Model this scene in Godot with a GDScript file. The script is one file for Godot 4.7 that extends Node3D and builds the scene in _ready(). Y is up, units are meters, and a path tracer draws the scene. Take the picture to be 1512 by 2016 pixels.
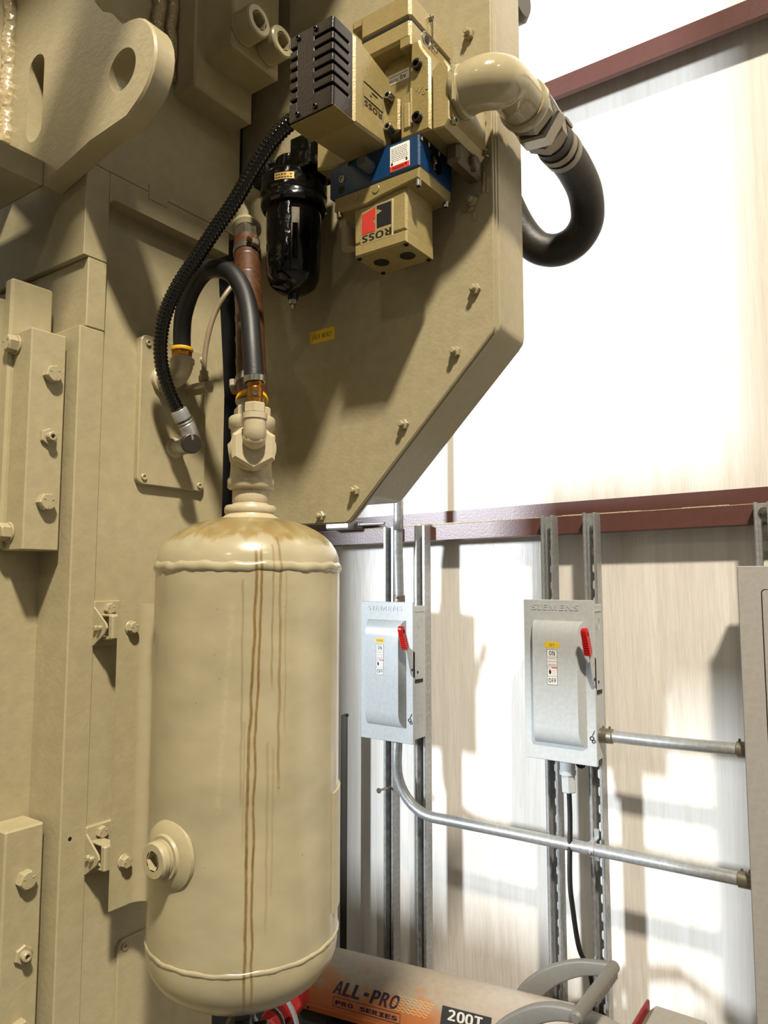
extends Node3D
# A painted press frame with its air valve, tank and hoses in a metal-clad workshop. World: x along the wall, y up, z out of the wall (metres).

var M := {}
var placed := {}
var rng := RandomNumberGenerator.new()

# ------------------------------------------------------------------ mesh helpers
func mb() -> SurfaceTool:
	var st := SurfaceTool.new()
	st.begin(Mesh.PRIMITIVE_TRIANGLES)
	return st

func tri(st: SurfaceTool, a: Vector3, b: Vector3, c: Vector3, g: int, ua := Vector2.ZERO, ub := Vector2.ZERO, uc := Vector2.ZERO) -> void:
	# a, b, c run counter-clockwise seen from outside
	st.set_smooth_group(g); st.set_uv(ua); st.add_vertex(a)
	st.set_smooth_group(g); st.set_uv(uc); st.add_vertex(c)
	st.set_smooth_group(g); st.set_uv(ub); st.add_vertex(b)

func quad(st: SurfaceTool, a: Vector3, b: Vector3, c: Vector3, d: Vector3, g := -1) -> void:
	tri(st, a, b, c, g); tri(st, a, c, d, g)

func face_out(st: SurfaceTool, p: Array, mid: Vector3, g := -1) -> void:
	var n: Vector3 = (p[1] - p[0]).cross(p[2] - p[0])
	var flip: bool = n.dot(p[0] - mid) < 0.0
	for i in range(1, p.size() - 1):
		if flip: tri(st, p[0], p[i + 1], p[i], g)
		else: tri(st, p[0], p[i], p[i + 1], g)

func box(st: SurfaceTool, a: Vector3, b: Vector3, bev := 0.002, t := Transform3D()) -> void:
	var lo := a.min(b); var hi := a.max(b); var mid := (lo + hi) * 0.5
	var e: float = minf(bev, (hi - lo)[(hi - lo).min_axis_index()] * 0.45)
	var v := {}
	for sx in [-1, 1]:
		for sy in [-1, 1]:
			for sz in [-1, 1]:
				var c := Vector3(hi.x if sx > 0 else lo.x, hi.y if sy > 0 else lo.y, hi.z if sz > 0 else lo.z)
				for ax in 3:
					var q := c - Vector3(sx, sy, sz) * e
					q[ax] = c[ax]
					v[[sx, sy, sz, ax]] = t * q
	var m := t * mid
	for ax in 3:
		var o1 := (ax + 1) % 3; var o2 := (ax + 2) % 3
		for s in [-1, 1]:
			var f := []
			for k in [[-1, -1], [1, -1], [1, 1], [-1, 1]]:
				var key := [0, 0, 0, ax]; key[ax] = s; key[o1] = k[0]; key[o2] = k[1]
				f.append(v[key])
			face_out(st, f, m)
		for s1 in [-1, 1]:
			for s2 in [-1, 1]:
				var k1 := [0, 0, 0, o1]; var k2 := [0, 0, 0, o1]; var k3 := [0, 0, 0, o2]; var k4 := [0, 0, 0, o2]
				for k in [k1, k2, k3, k4]:
					k[o1] = s1; k[o2] = s2
				k1[ax] = -1; k2[ax] = 1; k3[ax] = 1; k4[ax] = -1
				face_out(st, [v[k1], v[k2], v[k3], v[k4]], m)
	for sx in [-1, 1]:
		for sy in [-1, 1]:
			for sz in [-1, 1]:
				face_out(st, [v[[sx, sy, sz, 0]], v[[sx, sy, sz, 1]], v[[sx, sy, sz, 2]]], m)

func inset(poly: PackedVector2Array, d: float) -> PackedVector2Array:
	# poly counter-clockwise; moves every edge inwards by d
	var out := PackedVector2Array(); var n := poly.size()
	for i in n:
		var p := poly[i]; var e1 := (p - poly[(i + n - 1) % n]).normalized(); var e2 := (poly[(i + 1) % n] - p).normalized()
		var n1 := Vector2(-e1.y, e1.x); var n2 := Vector2(-e2.y, e2.x)
		out.append(p + (n1 + n2) * d / maxf(1.0 + n1.dot(n2), 0.35))
	return out

func place2(ax: int, q: Vector2, d: float) -> Vector3:
	# ax 0: polygon (z', y) seen from +x with z' = -z; ax 1: (x, -z) seen from +y; ax 2: (x, y) seen from +z
	return Vector3(d, q.y, -q.x) if ax == 0 else Vector3(q.x, d, -q.y) if ax == 1 else Vector3(q.x, q.y, d)

func prism(st: SurfaceTool, poly: PackedVector2Array, ax: int, d0: float, d1: float, bev := 0.002, t := Transform3D(), holes := []) -> void:
	if Geometry2D.is_polygon_clockwise(poly): poly.reverse()
	var n := poly.size()
	var loops := [[inset(poly, bev), d0], [poly, d0 + bev], [poly, d1 - bev], [inset(poly, bev), d1]]
	var run := [10]   # edges that meet at a shallow angle share a smoothing group
	for i in range(1, n):
		var e1 := poly[i] - poly[i - 1]; var e2 := poly[(i + 1) % n] - poly[i]
		run.append(run[i - 1] if absf(e1.angle_to(e2)) < 0.6 else run[i - 1] + 4)
	if absf((poly[0] - poly[n - 1]).angle_to(poly[1] - poly[0])) < 0.6:
		var last: int = run[n - 1]
		for i in n:
			if run[i] == last: run[i] = 10
	for k in 3:
		for i in n:
			var j := (i + 1) % n
			quad(st, t * place2(ax, loops[k][0][i], loops[k][1]), t * place2(ax, loops[k][0][j], loops[k][1]), t * place2(ax, loops[k + 1][0][j], loops[k + 1][1]), t * place2(ax, loops[k + 1][0][i], loops[k + 1][1]), run[i] + k)
	var cap: PackedVector2Array = loops[0][0]
	for h in holes:   # bridge every hole into the cap, and line it
		if not Geometry2D.is_polygon_clockwise(h): h.reverse()
		var m: int = h.size()
		for i in m:
			var j := (i + 1) % m
			quad(st, t * place2(ax, h[i], d0), t * place2(ax, h[j], d0), t * place2(ax, h[j], d1), t * place2(ax, h[i], d1), 7)
		var bi := 0; var bj := 0; var best := 1e9
		for i in cap.size():
			for j in m:
				var dd := cap[i].distance_squared_to(h[j])
				if dd < best: best = dd; bi = i; bj = j
		var joined := PackedVector2Array()
		for i in range(0, bi + 1): joined.append(cap[i])
		for j in range(0, m + 1): joined.append(h[(bj + j) % m])
		for i in range(bi, cap.size()): joined.append(cap[i])
		cap = joined
	var large := PackedVector2Array()   # the triangulation drops triangles of a few square millimetres
	for q in cap: large.append(q * 1000.0)
	var idx := Geometry2D.triangulate_polygon(large)
	if idx.is_empty(): printerr("no cap for a prism of %d points" % cap.size())
	for i in range(0, idx.size(), 3):
		var a := cap[idx[i]]; var b := cap[idx[i + 1]]; var c := cap[idx[i + 2]]
		if (b - a).cross(c - a) < 0.0:
			var q := b; b = c; c = q
		tri(st, t * place2(ax, a, d1), t * place2(ax, b, d1), t * place2(ax, c, d1), -1)
		tri(st, t * place2(ax, a, d0), t * place2(ax, c, d0), t * place2(ax, b, d0), -1)

func rrect(x0: float, y0: float, x1: float, y1: float, r: float, n := 4) -> PackedVector2Array:
	var out := PackedVector2Array()
	for c in [[x1 - r, y0 + r, -90.0], [x1 - r, y1 - r, 0.0], [x0 + r, y1 - r, 90.0], [x0 + r, y0 + r, 180.0]]:
		for k in n + 1:
			var an := deg_to_rad(c[2] + 90.0 * k / n)
			out.append(Vector2(c[0] + cos(an) * r, c[1] + sin(an) * r))
	return out

func circle(c: Vector2, r: float, n := 24, squash := 1.0) -> PackedVector2Array:
	var out := PackedVector2Array()
	for k in n:
		out.append(c + Vector2(cos(TAU * k / n) * r, sin(TAU * k / n) * r * squash))
	return out

func frame_of(axis: Vector3) -> Basis:
	var w := axis.normalized()
	var ref := Vector3.UP if absf(w.y) < 0.9 else Vector3(0, 0, 1)
	var u := ref.cross(w).normalized()
	return Basis(u, w.cross(u), w)

func lathe(st: SurfaceTool, o: Vector3, axis: Vector3, prof: Array, seg := 24, hard := 35.0, turn := 0.0) -> void:
	# prof: [radius, height] from the foot to the top; seg 6 gives a hexagon
	var B := frame_of(axis); var g := 1; var n := prof.size(); var total := 0.0
	for i in n - 1:
		var d := Vector2(prof[i + 1][0] - prof[i][0], prof[i + 1][1] - prof[i][1])
		if i > 0:
			var d0 := Vector2(prof[i][0] - prof[i - 1][0], prof[i][1] - prof[i - 1][1])
			if rad_to_deg(absf(d0.angle_to(d))) > hard: g += 1
		var gg := -1 if seg <= 8 else g
		for j in seg:
			var a0 := TAU * j / seg + turn; var a1 := TAU * (j + 1) / seg + turn
			var c := []
			for q in [[i, a0, j], [i, a1, j + 1], [i + 1, a1, j + 1], [i + 1, a0, j]]:
				c.append(o + B.x * cos(q[1]) * prof[q[0]][0] + B.y * sin(q[1]) * prof[q[0]][0] + B.z * prof[q[0]][1])
			if prof[i][0] > 1e-6: tri(st, c[0], c[1], c[2], gg)
			if prof[i + 1][0] > 1e-6: tri(st, c[0], c[2], c[3], gg)

func cyl(st: SurfaceTool, a: Vector3, b: Vector3, r: float, seg := 20, bev := 0.001, r2 := -1.0) -> void:
	var h := a.distance_to(b); var rr := r if r2 < 0.0 else r2
	lathe(st, a, b - a, [[0.0, 0.0], [r - bev, 0.0], [r, bev], [rr, h - bev], [rr - bev, h], [0.0, h]], seg)

func hexa(st: SurfaceTool, a: Vector3, b: Vector3, r: float, turn := 0.0) -> void:
	var h := a.distance_to(b); var e := minf(r * 0.1, h * 0.2)
	lathe(st, a, b - a, [[0.0, 0.0], [r * 0.92, 0.0], [r, e], [r, h - e], [r * 0.9, h], [0.0, h]], 6, 35.0, turn)

func smooth_path(p: Array, per := 8) -> PackedVector3Array:
	var out := PackedVector3Array(); var n := p.size()
	for i in n - 1:
		var a: Vector3 = p[maxi(i - 1, 0)]; var b: Vector3 = p[i]; var c: Vector3 = p[i + 1]; var d: Vector3 = p[mini(i + 2, n - 1)]
		for k in per:
			out.append(b.cubic_interpolate(c, a, d, float(k) / per))
	out.append(p[n - 1])
	return out

func resample(p: PackedVector3Array, step: float) -> PackedVector3Array:
	var c := Curve3D.new(); c.bake_interval = step * 0.5
	for q in p: c.add_point(q)
	var n := int(c.get_baked_length() / step); var out := PackedVector3Array()
	for i in n + 1: out.append(c.sample_baked(c.get_baked_length() * i / n))
	return out

func tube(st: SurfaceTool, p: PackedVector3Array, r: float, seg := 16, radii := [], caps := true) -> void:
	var n := p.size(); var t0 := (p[1] - p[0]).normalized(); var u := frame_of(t0).x
	var rings := []
	for i in n:
		var t := (p[mini(i + 1, n - 1)] - p[maxi(i - 1, 0)]).normalized()
		u = (u - t * u.dot(t)).normalized()
		var v := t.cross(u); var ring := PackedVector3Array(); var rr: float = radii[i] if radii.size() else r
		for j in seg: ring.append(p[i] + (u * cos(TAU * j / seg) + v * sin(TAU * j / seg)) * rr)
		rings.append(ring)
	for i in n - 1:
		for j in seg:
			var k := (j + 1) % seg
			quad(st, rings[i][j], rings[i][k], rings[i + 1][k], rings[i + 1][j], 1)
	if caps:
		for j in seg:
			var k := (j + 1) % seg
			tri(st, p[0], rings[0][k], rings[0][j], 2); tri(st, p[n - 1], rings[n - 1][j], rings[n - 1][k], 3)

func arc_path(o: Vector3, e1: Vector3, e2: Vector3, r: float, a0: float, a1: float, n := 10) -> PackedVector3Array:
	var out := PackedVector3Array()
	for k in n + 1:
		var an := deg_to_rad(lerpf(a0, a1, float(k) / n)); out.append(o + (e1 * cos(an) + e2 * sin(an)) * r)
	return out

func band(st: SurfaceTool, p: PackedVector3Array, side: Vector3, w: float, depths: Array) -> void:
	# a strap of width w along side, swept along p, as deep as depths says
	var n := p.size(); var rings := []
	for i in n:
		var t := (p[mini(i + 1, n - 1)] - p[maxi(i - 1, 0)]).normalized(); var u := (side - t * side.dot(t)).normalized(); var v := u.cross(t)
		var d: float = depths[0] + (depths[1] - depths[0]) * i / (n - 1); var ring := []
		for q in rrect(-w * 0.5, -d * 0.5, w * 0.5, d * 0.5, minf(w, d) * 0.3, 3): ring.append(p[i] + u * q.x + v * q.y)
		rings.append(ring)
	var m: int = rings[0].size()
	for i in n - 1:
		for j in m:
			var k := (j + 1) % m
			quad(st, rings[i][k], rings[i][j], rings[i + 1][j], rings[i + 1][k], 1)
	for j in range(1, m - 1):
		tri(st, rings[0][0], rings[0][j], rings[0][j + 1], 2); tri(st, rings[n - 1][0], rings[n - 1][j + 1], rings[n - 1][j], 3)

# ------------------------------------------------------------------ node helpers
func numbered(called: String, parent: Node) -> String:
	if not parent.has_node(called): return called
	var k := 1
	while parent.has_node("%s_%03d" % [called, k]): k += 1
	return "%s_%03d" % [called, k]

func tag(o: Node, label: String, category: String, group := "") -> void:
	o.set_meta("label", label); o.set_meta("category", category)
	if group: o.set_meta("group", group)

func thing(called: String, label: String, category: String, at: Vector3, group := "") -> Node3D:
	var o := Node3D.new(); o.name = numbered(called, self); add_child(o); o.position = at; placed[o] = at
	tag(o, label, category, group)
	return o

func put(called: String, mesh: Mesh, m: Material, parent: Node, t := Transform3D(), label := "") -> MeshInstance3D:
	var o := MeshInstance3D.new(); o.mesh = mesh; o.material_override = m; o.name = numbered(called, parent)
	parent.add_child(o, true)
	if placed.has(parent): t.origin -= placed[parent]
	elif parent is MeshInstance3D and parent.has_meta("world"): pass
	o.transform = t
	if label: o.set_meta("label", label)
	return o

func obj(called: String, st: SurfaceTool, m: Material, parent: Node, label := "") -> MeshInstance3D:
	st.generate_normals()
	return put(called, st.commit(), m, parent, Transform3D(), label)

func sub(called: String, st: SurfaceTool, m: Material, parent: Node3D, label := "") -> MeshInstance3D:
	# a sub-part given in world places under a part that was placed plainly
	return obj(called, st, m, parent, label)

func struct(called: String, st: SurfaceTool, m: Material, parent: Node = null) -> MeshInstance3D:
	var o := obj(called, st, m, parent if parent else self)
	if parent == null: o.set_meta("kind", "structure")
	return o

func done(st: SurfaceTool) -> Mesh:
	st.generate_normals(); return st.commit()

func words(called: String, text: String, height: float, t: Transform3D, m: Material, parent: Node, deep := 0.0006, bold := true, wide := 0.0, mono := false) -> MeshInstance3D:
	var f := SystemFont.new(); f.font_names = PackedStringArray(["Droid Sans Mono" if mono else "Droid Sans"]); f.font_weight = 700 if bold else 400
	var tm := TextMesh.new(); tm.text = text; tm.font = f; tm.font_size = 32; tm.depth = 1.0; tm.pixel_size = 0.01; tm.curve_step = 2.0
	var b := tm.get_aabb().size; var k := height / maxf(b.y, 1e-5)
	var kx := k if wide <= 0.0 else wide / maxf(b.x, 1e-5)
	var c := tm.get_aabb().get_center()
	var s := Transform3D(Basis.from_scale(Vector3(kx, k, deep)), Vector3(-c.x * kx, -c.y * k, 0))
	return put(called, tm, m, parent, t * s)

func facing(at: Vector3, right: Vector3, up: Vector3) -> Transform3D:
	return Transform3D(Basis(right.normalized(), up.normalized(), right.cross(up).normalized()), at)

# ------------------------------------------------------------------ materials
func noise_tex(freq: float, w := 512, normal := false, strength := 4.0, kind := FastNoiseLite.TYPE_SIMPLEX_SMOOTH, oct := 4, h := 0, ramp: Gradient = null, s := 1) -> NoiseTexture2D:
	var n := FastNoiseLite.new(); n.noise_type = kind; n.frequency = freq; n.fractal_octaves = oct; n.seed = s
	var t := NoiseTexture2D.new(); t.width = w; t.height = h if h else w; t.seamless = true; t.noise = n
	t.as_normal_map = normal; t.bump_strength = strength
	if ramp: t.color_ramp = ramp
	return t

func ramp2(a: Color, b: Color) -> Gradient:
	var g := Gradient.new(); g.set_color(0, a); g.set_color(1, b); return g

func mat(c: Color, rough: float, metal := 0.0) -> StandardMaterial3D:
	var m := StandardMaterial3D.new(); m.albedo_color = c; m.roughness = rough; m.metallic = metal
	return m

func textured(m: StandardMaterial3D, color: Texture2D, normal: Texture2D, nscale: float, scale: Vector3, world := true) -> StandardMaterial3D:
	m.uv1_triplanar = true; m.uv1_world_triplanar = world; m.uv1_scale = scale
	if color: m.albedo_texture = color
	if normal:
		m.normal_enabled = true; m.normal_texture = normal; m.normal_scale = nscale
	return m

func make_materials() -> void:
	var mottle := noise_tex(0.012, 512, false, 1.0, FastNoiseLite.TYPE_SIMPLEX_SMOOTH, 5, 0, ramp2(Color(0.945, 0.94, 0.93), Color(1, 1, 1)))
	var peel := noise_tex(0.035, 512, true, 3.0, FastNoiseLite.TYPE_SIMPLEX_SMOOTH, 3)
	var lumps := noise_tex(0.02, 256, true, 10.0, FastNoiseLite.TYPE_CELLULAR, 2)
	var tan := Color(0.64, 0.6, 0.475)
	M.tan = textured(mat(tan, 0.36), mottle, peel, 0.16, Vector3(5, 5, 5))
	M.tan_sheet = textured(mat(Color(0.63, 0.59, 0.47), 0.3), mottle, peel, 0.2, Vector3(6, 6, 6))
	M.tan_white = textured(mat(Color(0.7, 0.655, 0.54), 0.33), mottle, peel, 0.25, Vector3(9, 9, 9))
	M.gloss_tan = textured(mat(Color(0.635, 0.595, 0.47), 0.12), mottle, peel, 0.12, Vector3(9, 9, 9))
	M.weld = textured(mat(Color(0.67, 0.61, 0.47), 0.2), mottle, lumps, 1.0, Vector3(14, 14, 14))
	M.olive = textured(mat(Color(0.56, 0.5, 0.315), 0.34, 0.15), mottle, peel, 0.35, Vector3(11, 11, 11))
	M.olive_light = textured(mat(Color(0.595, 0.533, 0.355), 0.3, 0.1), mottle, peel, 0.3, Vector3(11, 11, 11))
	M.blue = textured(mat(Color(0.055, 0.21, 0.36), 0.3), mottle, peel, 0.2, Vector3(11, 11, 11))
	M.black_gloss = textured(mat(Color(0.025, 0.024, 0.023), 0.14), null, lumps, 0.25, Vector3(10, 10, 10))
	M.black_satin = textured(mat(Color(0.15, 0.125, 0.115), 0.25, 0.3), mottle, peel, 0.2, Vector3(9, 9, 9))
	M.black = mat(Color(0.02, 0.02, 0.02), 0.6)
	M.rubber = textured(mat(Color(0.06, 0.057, 0.058), 0.5), mottle, peel, 0.2, Vector3(9, 9, 9))
	M.rubber_old = textured(mat(Color(0.16, 0.13, 0.095), 0.5), noise_tex(0.01, 512, false, 1.0, FastNoiseLite.TYPE_SIMPLEX_SMOOTH, 5, 0, ramp2(Color(0.45, 0.38, 0.3), Color(1.0, 1.0, 1.0)), 5), peel, 0.25, Vector3(4, 4, 4))
	M.rubber_brown = textured(mat(Color(0.37, 0.235, 0.115), 0.45), noise_tex(0.02, 512, false, 1.0, FastNoiseLite.TYPE_SIMPLEX_SMOOTH, 5, 0, ramp2(Color(0.5, 0.45, 0.4), Color(1, 1, 1)), 8), peel, 0.2, Vector3(8, 8, 8))
	M.conduit_black = mat(Color(0.018, 0.018, 0.018), 0.13)
	M.steel = textured(mat(Color(0.62, 0.6, 0.56), 0.26, 0.9), mottle, peel, 0.15, Vector3(12, 12, 12))
	M.steel_dull = textured(mat(Color(0.56, 0.53, 0.47), 0.42, 0.75), mottle, peel, 0.2, Vector3(12, 12, 12))
	M.steel_dark = textured(mat(Color(0.3, 0.28, 0.25), 0.45, 0.7), mottle, peel, 0.2, Vector3(12, 12, 12))
	M.galv = textured(mat(Color(0.74, 0.745, 0.74), 0.36, 0.55), noise_tex(0.05, 256, false, 1.0, FastNoiseLite.TYPE_CELLULAR, 2, 0, ramp2(Color(0.82, 0.82, 0.82), Color(1, 1, 1))), null, 0.0, Vector3(6, 6, 6))
	M.brass = textured(mat(Color(0.58, 0.4, 0.17), 0.3, 0.85), mottle, peel, 0.2, Vector3(12, 12, 12))
	M.yellow = mat(Color(0.82, 0.62, 0.08), 0.5)
	M.label_yellow = mat(Color(0.86, 0.72, 0.12), 0.45)
	M.label_white = mat(Color(0.88, 0.87, 0.84), 0.45)
	M.ink = mat(Color(0.03, 0.03, 0.035), 0.6)
	M.ink_grey = mat(Color(0.4, 0.4, 0.42), 0.6)
	M.red = mat(Color(0.72, 0.04, 0.035), 0.32)
	M.red_print = mat(Color(0.85, 0.2, 0.13), 0.45)
	M.red_paint = textured(mat(Color(0.52, 0.06, 0.055), 0.4), mottle, peel, 0.3, Vector3(8, 8, 8))
	M.grey_box = textured(mat(Color(0.72, 0.735, 0.735), 0.33), mottle, peel, 0.1, Vector3(9, 9, 9))
	M.grey_panel = textured(mat(Color(0.67, 0.655, 0.635), 0.4), mottle, peel, 0.1, Vector3(9, 9, 9))
	M.maroon = textured(mat(Color(0.37, 0.235, 0.21), 0.36), mottle, peel, 0.15, Vector3(5, 5, 5))
	M.dust = textured(mat(Color(0.74, 0.68, 0.56), 0.8), mottle, lumps, 0.8, Vector3(12, 12, 12))
	var streaks := noise_tex(0.06, 512, true, 3.0, FastNoiseLite.TYPE_SIMPLEX_SMOOTH, 4, 0, null, 3)
	var soil := noise_tex(0.01, 512, false, 1.0, FastNoiseLite.TYPE_SIMPLEX_SMOOTH, 5, 0, ramp2(Color(0.93, 0.92, 0.9), Color(1, 1, 1)), 4)
	M.vinyl = textured(mat(Color(0.92, 0.9, 0.87), 0.38), soil, streaks, 0.22, Vector3(5.0, 0.12, 5.0))
	M.concrete = textured(mat(Color(0.33, 0.315, 0.3), 0.7), soil, peel, 0.4, Vector3(1.2, 1.2, 1.2))
	M.white_wall = mat(Color(0.8, 0.79, 0.76), 0.7)
	M.grey_wall = mat(Color(0.36, 0.355, 0.34), 0.8)
	M.glow = mat(Color(1, 1, 1), 0.5); M.glow.emission_enabled = true; M.glow.emission = Color(1.0, 0.95, 0.86); M.glow.emission_energy_multiplier = 6.0
	M.day = mat(Color(1, 1, 1), 0.5); M.day.emission_enabled = true; M.day.emission = Color(0.86, 0.93, 1.0); M.day.emission_energy_multiplier = 8.0
	# the heater's orange paint under settled dust: thick on top, rubbed thin low on the front
	var hn := FastNoiseLite.new(); hn.frequency = 0.02; hn.fractal_octaves = 5; hn.seed = 11
	var him := Image.create(384, 192, false, Image.FORMAT_RGB8)
	for yy in 192:
		for xx in 384:
			var low := float(yy) / 192.0; var along := float(xx) / 384.0
			var k := clampf((low - 0.76) * 5.0 + 1.15 * hn.get_noise_2d(xx * 0.8, yy * 1.2) + 0.35 - 0.9 * smoothstep(0.35, 0.95, along) + 0.25 * smoothstep(0.25, 0.0, along), 0.0, 1.0)
			var d := Color(0.655, 0.6, 0.52).lerp(Color(0.74, 0.7, 0.66), smoothstep(0.4, 1.0, along)); var f := 0.98 + 0.04 * hn.get_noise_2d(xx * 4.0, yy * 4.0)
			var cc := d.lerp(Color(0.78, 0.45, 0.24), k * 0.88); him.set_pixel(xx, yy, Color(cc.r * f, cc.g * f, cc.b * f))
	M.heater = mat(Color(1, 1, 1), 0.5); M.heater.albedo_texture = ImageTexture.create_from_image(him)
	M.heater_orange = mat(Color(0.72, 0.4, 0.2), 0.5)
	M.handle_grey = textured(mat(Color(0.44, 0.425, 0.39), 0.5), mottle, peel, 0.2, Vector3(9, 9, 9))
	M.heater_grey = textured(mat(Color(0.6, 0.58, 0.54), 0.5), mottle, peel, 0.2, Vector3(9, 9, 9))

# The tank's paint with its brown oil runs and the stained crown, in the tank's own cylindrical UVs (u round from +z towards +x, v up).
func tank_paint() -> StandardMaterial3D:
	var W := 1024; var H := 1536
	var im := Image.create(W, H, false, Image.FORMAT_RGB8)
	var base := Color(0.655, 0.615, 0.495)
	var n := FastNoiseLite.new(); n.frequency = 0.006; n.fractal_octaves = 5; n.seed = 21
	var st := FastNoiseLite.new(); st.frequency = 0.02; st.fractal_octaves = 4; st.seed = 22
	for y in H:
		for x in W:
			var ang := TAU * x / W
			var v := 0.94 + 0.1 * n.get_noise_3d(cos(ang) * 160.0, y, sin(ang) * 160.0)
			im.set_pixel(x, y, Color(base.r * v, base.g * v, base.b * v))
	var stain := Color(0.5, 0.42, 0.235)
	for y in range(0, 200):   # the oily crown
		for x in W:
			var ang := TAU * x / W
			var edge := 108.0 + 22.0 * st.get_noise_2d(cos(ang) * 140.0 + 300.0, sin(ang) * 140.0) + 12.0 * st.get_noise_2d(x * 3.0, 7.0)
			var k := clampf((edge - y) / 14.0, 0.0, 1.0) * (0.66 + 0.4 * st.get_noise_2d(x * 1.3, y * 1.3))
			if k > 0.0: im.set_pixel(x, y, im.get_pixel(x, y).lerp(stain, clampf(k, 0.0, 0.85)))
	# runs: [angle in degrees from +z towards +x, first row, last row, half width, strength, lean in columns]
	var runs := [[48.9, 125, 1490, 2.0, 0.85, -16.0], [51.8, 125, 1470, 1.7, 0.85, -12.0], [58.5, 125, 560, 1.4, 0.4, 0.0], [63.0, 100, 860, 2.0, 0.5, 0.0], [42.0, 230, 900, 1.4, 0.3, 2.0], [66.5, 200, 700, 1.2, 0.2, 0.0], [57.0, 700, 1250, 1.6, 0.22, 0.0], [60.0, 720, 1150, 1.2, 0.18, 0.0], [44.0, 640, 1000, 1.1, 0.2, 0.0]]
	for run in runs:
		for y in range(int(run[1]), int(run[2])):
			var f: float = float(y - run[1]) / (run[2] - run[1])
			var cx: float = run[0] / 360.0 * W + run[5] * smoothstep(0.1, 0.55, f) * 0.5 + 2.2 * st.get_noise_2d(run[0] * 40.0, y * 0.35)
			for x in range(int(cx - 6), int(cx + 7)):
				var k: float = clampf(run[3] + 0.7 - absf(x - cx), 0.0, 1.0) * run[4] * (0.8 + 0.3 * st.get_noise_2d(y * 0.8, run[0])) * (1.0 if f < 0.9 else (1.0 - f) * 10.0)
				if k > 0.0: im.set_pixel(posmod(x, W), y, im.get_pixel(posmod(x, W), y).lerp(Color(0.4, 0.29, 0.11), clampf(k, 0.0, 1.0)))
	# a pale smear of runny paint
	for y in range(300, 900):
		var cx := (36.0 - 6.0 * (y - 300) / 600.0) / 360.0 * W
		for x in range(int(cx - 8), int(cx + 9)):
			var k := (1.0 - absf(x - cx) / 8.0) * 0.22 * (0.6 + st.get_noise_2d(x * 3.0, y * 2.0))
			if k > 0.0: im.set_pixel(x, y, im.get_pixel(x, y).lerp(Color(0.78, 0.74, 0.6), clampf(k, 0.0, 0.5)))
	for k in 60:
		var x := rng.randi_range(0, W - 3); var y := rng.randi_range(300, H - 60)
		im.fill_rect(Rect2i(x, y, rng.randi_range(1, 2), rng.randi_range(1, 3)), Color(0.42, 0.3, 0.14))
	var m := mat(Color(1, 1, 1), 0.3); m.albedo_texture = ImageTexture.create_from_image(im)
	m.clearcoat_enabled = true; m.clearcoat = 0.5; m.clearcoat_roughness = 0.15
	return m

# ------------------------------------------------------------------ fasteners
var bolt_meshes := {}
func hex_bolt_mesh(r: float, h: float, washer := 0.0) -> Mesh:
	var key := ["bolt", r, h, washer]
	if not bolt_meshes.has(key):
		var st := mb(); var z := 0.0
		if washer > 0.0: cyl(st, Vector3.ZERO, Vector3(0, 0, 0.003), washer, 24, 0.0008); z = 0.003
		lathe(st, Vector3(0, 0, z), Vector3(0, 0, 1), [[0.0, 0.0], [r, 0.0], [r, h * 0.86], [r * 0.86, h], [0.0, h]], 6)
		lathe(st, Vector3(0, 0, z + h - 0.0004), Vector3(0, 0, 1), [[0.0, 0.0], [r * 0.82, 0.0], [r * 0.8, 0.0008], [0.0, 0.001]], 24)
		for k in 3:
			var a := TAU * k / 3.0 + 0.4
			box(st, Vector3(r * 0.42, -0.0006, z + h), Vector3(r * 0.68, 0.0006, z + h + 0.0012), 0.0002, Transform3D(Basis(Vector3(0, 0, 1), a), Vector3.ZERO))
		bolt_meshes[key] = done(st)
	return bolt_meshes[key]

func stud_nut_mesh(r: float, h: float, sr: float, sh: float, hole := true) -> Mesh:
	var key := ["nut", r, h, sr, sh, hole]
	if not bolt_meshes.has(key):
		var st := mb()
		hexa(st, Vector3.ZERO, Vector3(0, 0, h), r)
		if hole: lathe(st, Vector3(0, 0, h), Vector3(0, 0, 1), [[sr, 0.0], [sr, sh - 0.001], [sr - 0.001, sh], [sr * 0.5, sh], [sr * 0.48, sh * 0.15], [0.0, sh * 0.15]], 20)
		else: lathe(st, Vector3(0, 0, h), Vector3(0, 0, 1), [[sr, 0.0], [sr, sh - 0.0015], [sr * 0.75, sh], [0.0, sh]], 16)
		bolt_meshes[key] = done(st)
	return bolt_meshes[key]

func socket_mesh(r: float, h: float, washer := 0.0) -> Mesh:
	var key := ["socket", r, h, washer]
	if not bolt_meshes.has(key):
		var st := mb(); var b := r * 0.1
		if washer > 0.0: cyl(st, Vector3.ZERO, Vector3(0, 0, 0.004), washer, 28, 0.0008)
		lathe(st, Vector3.ZERO, Vector3(0, 0, 1), [[0.0, 0.0], [r, 0.0], [r, h - b], [r - b, h], [r * 0.6, h]], 28)
		lathe(st, Vector3.ZERO, Vector3(0, 0, 1), [[r * 0.6, h], [r * 0.56, h - 0.0005], [r * 0.56, h * 0.35], [0.0, h * 0.3]], 6)
		bolt_meshes[key] = done(st)
	return bolt_meshes[key]

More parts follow.
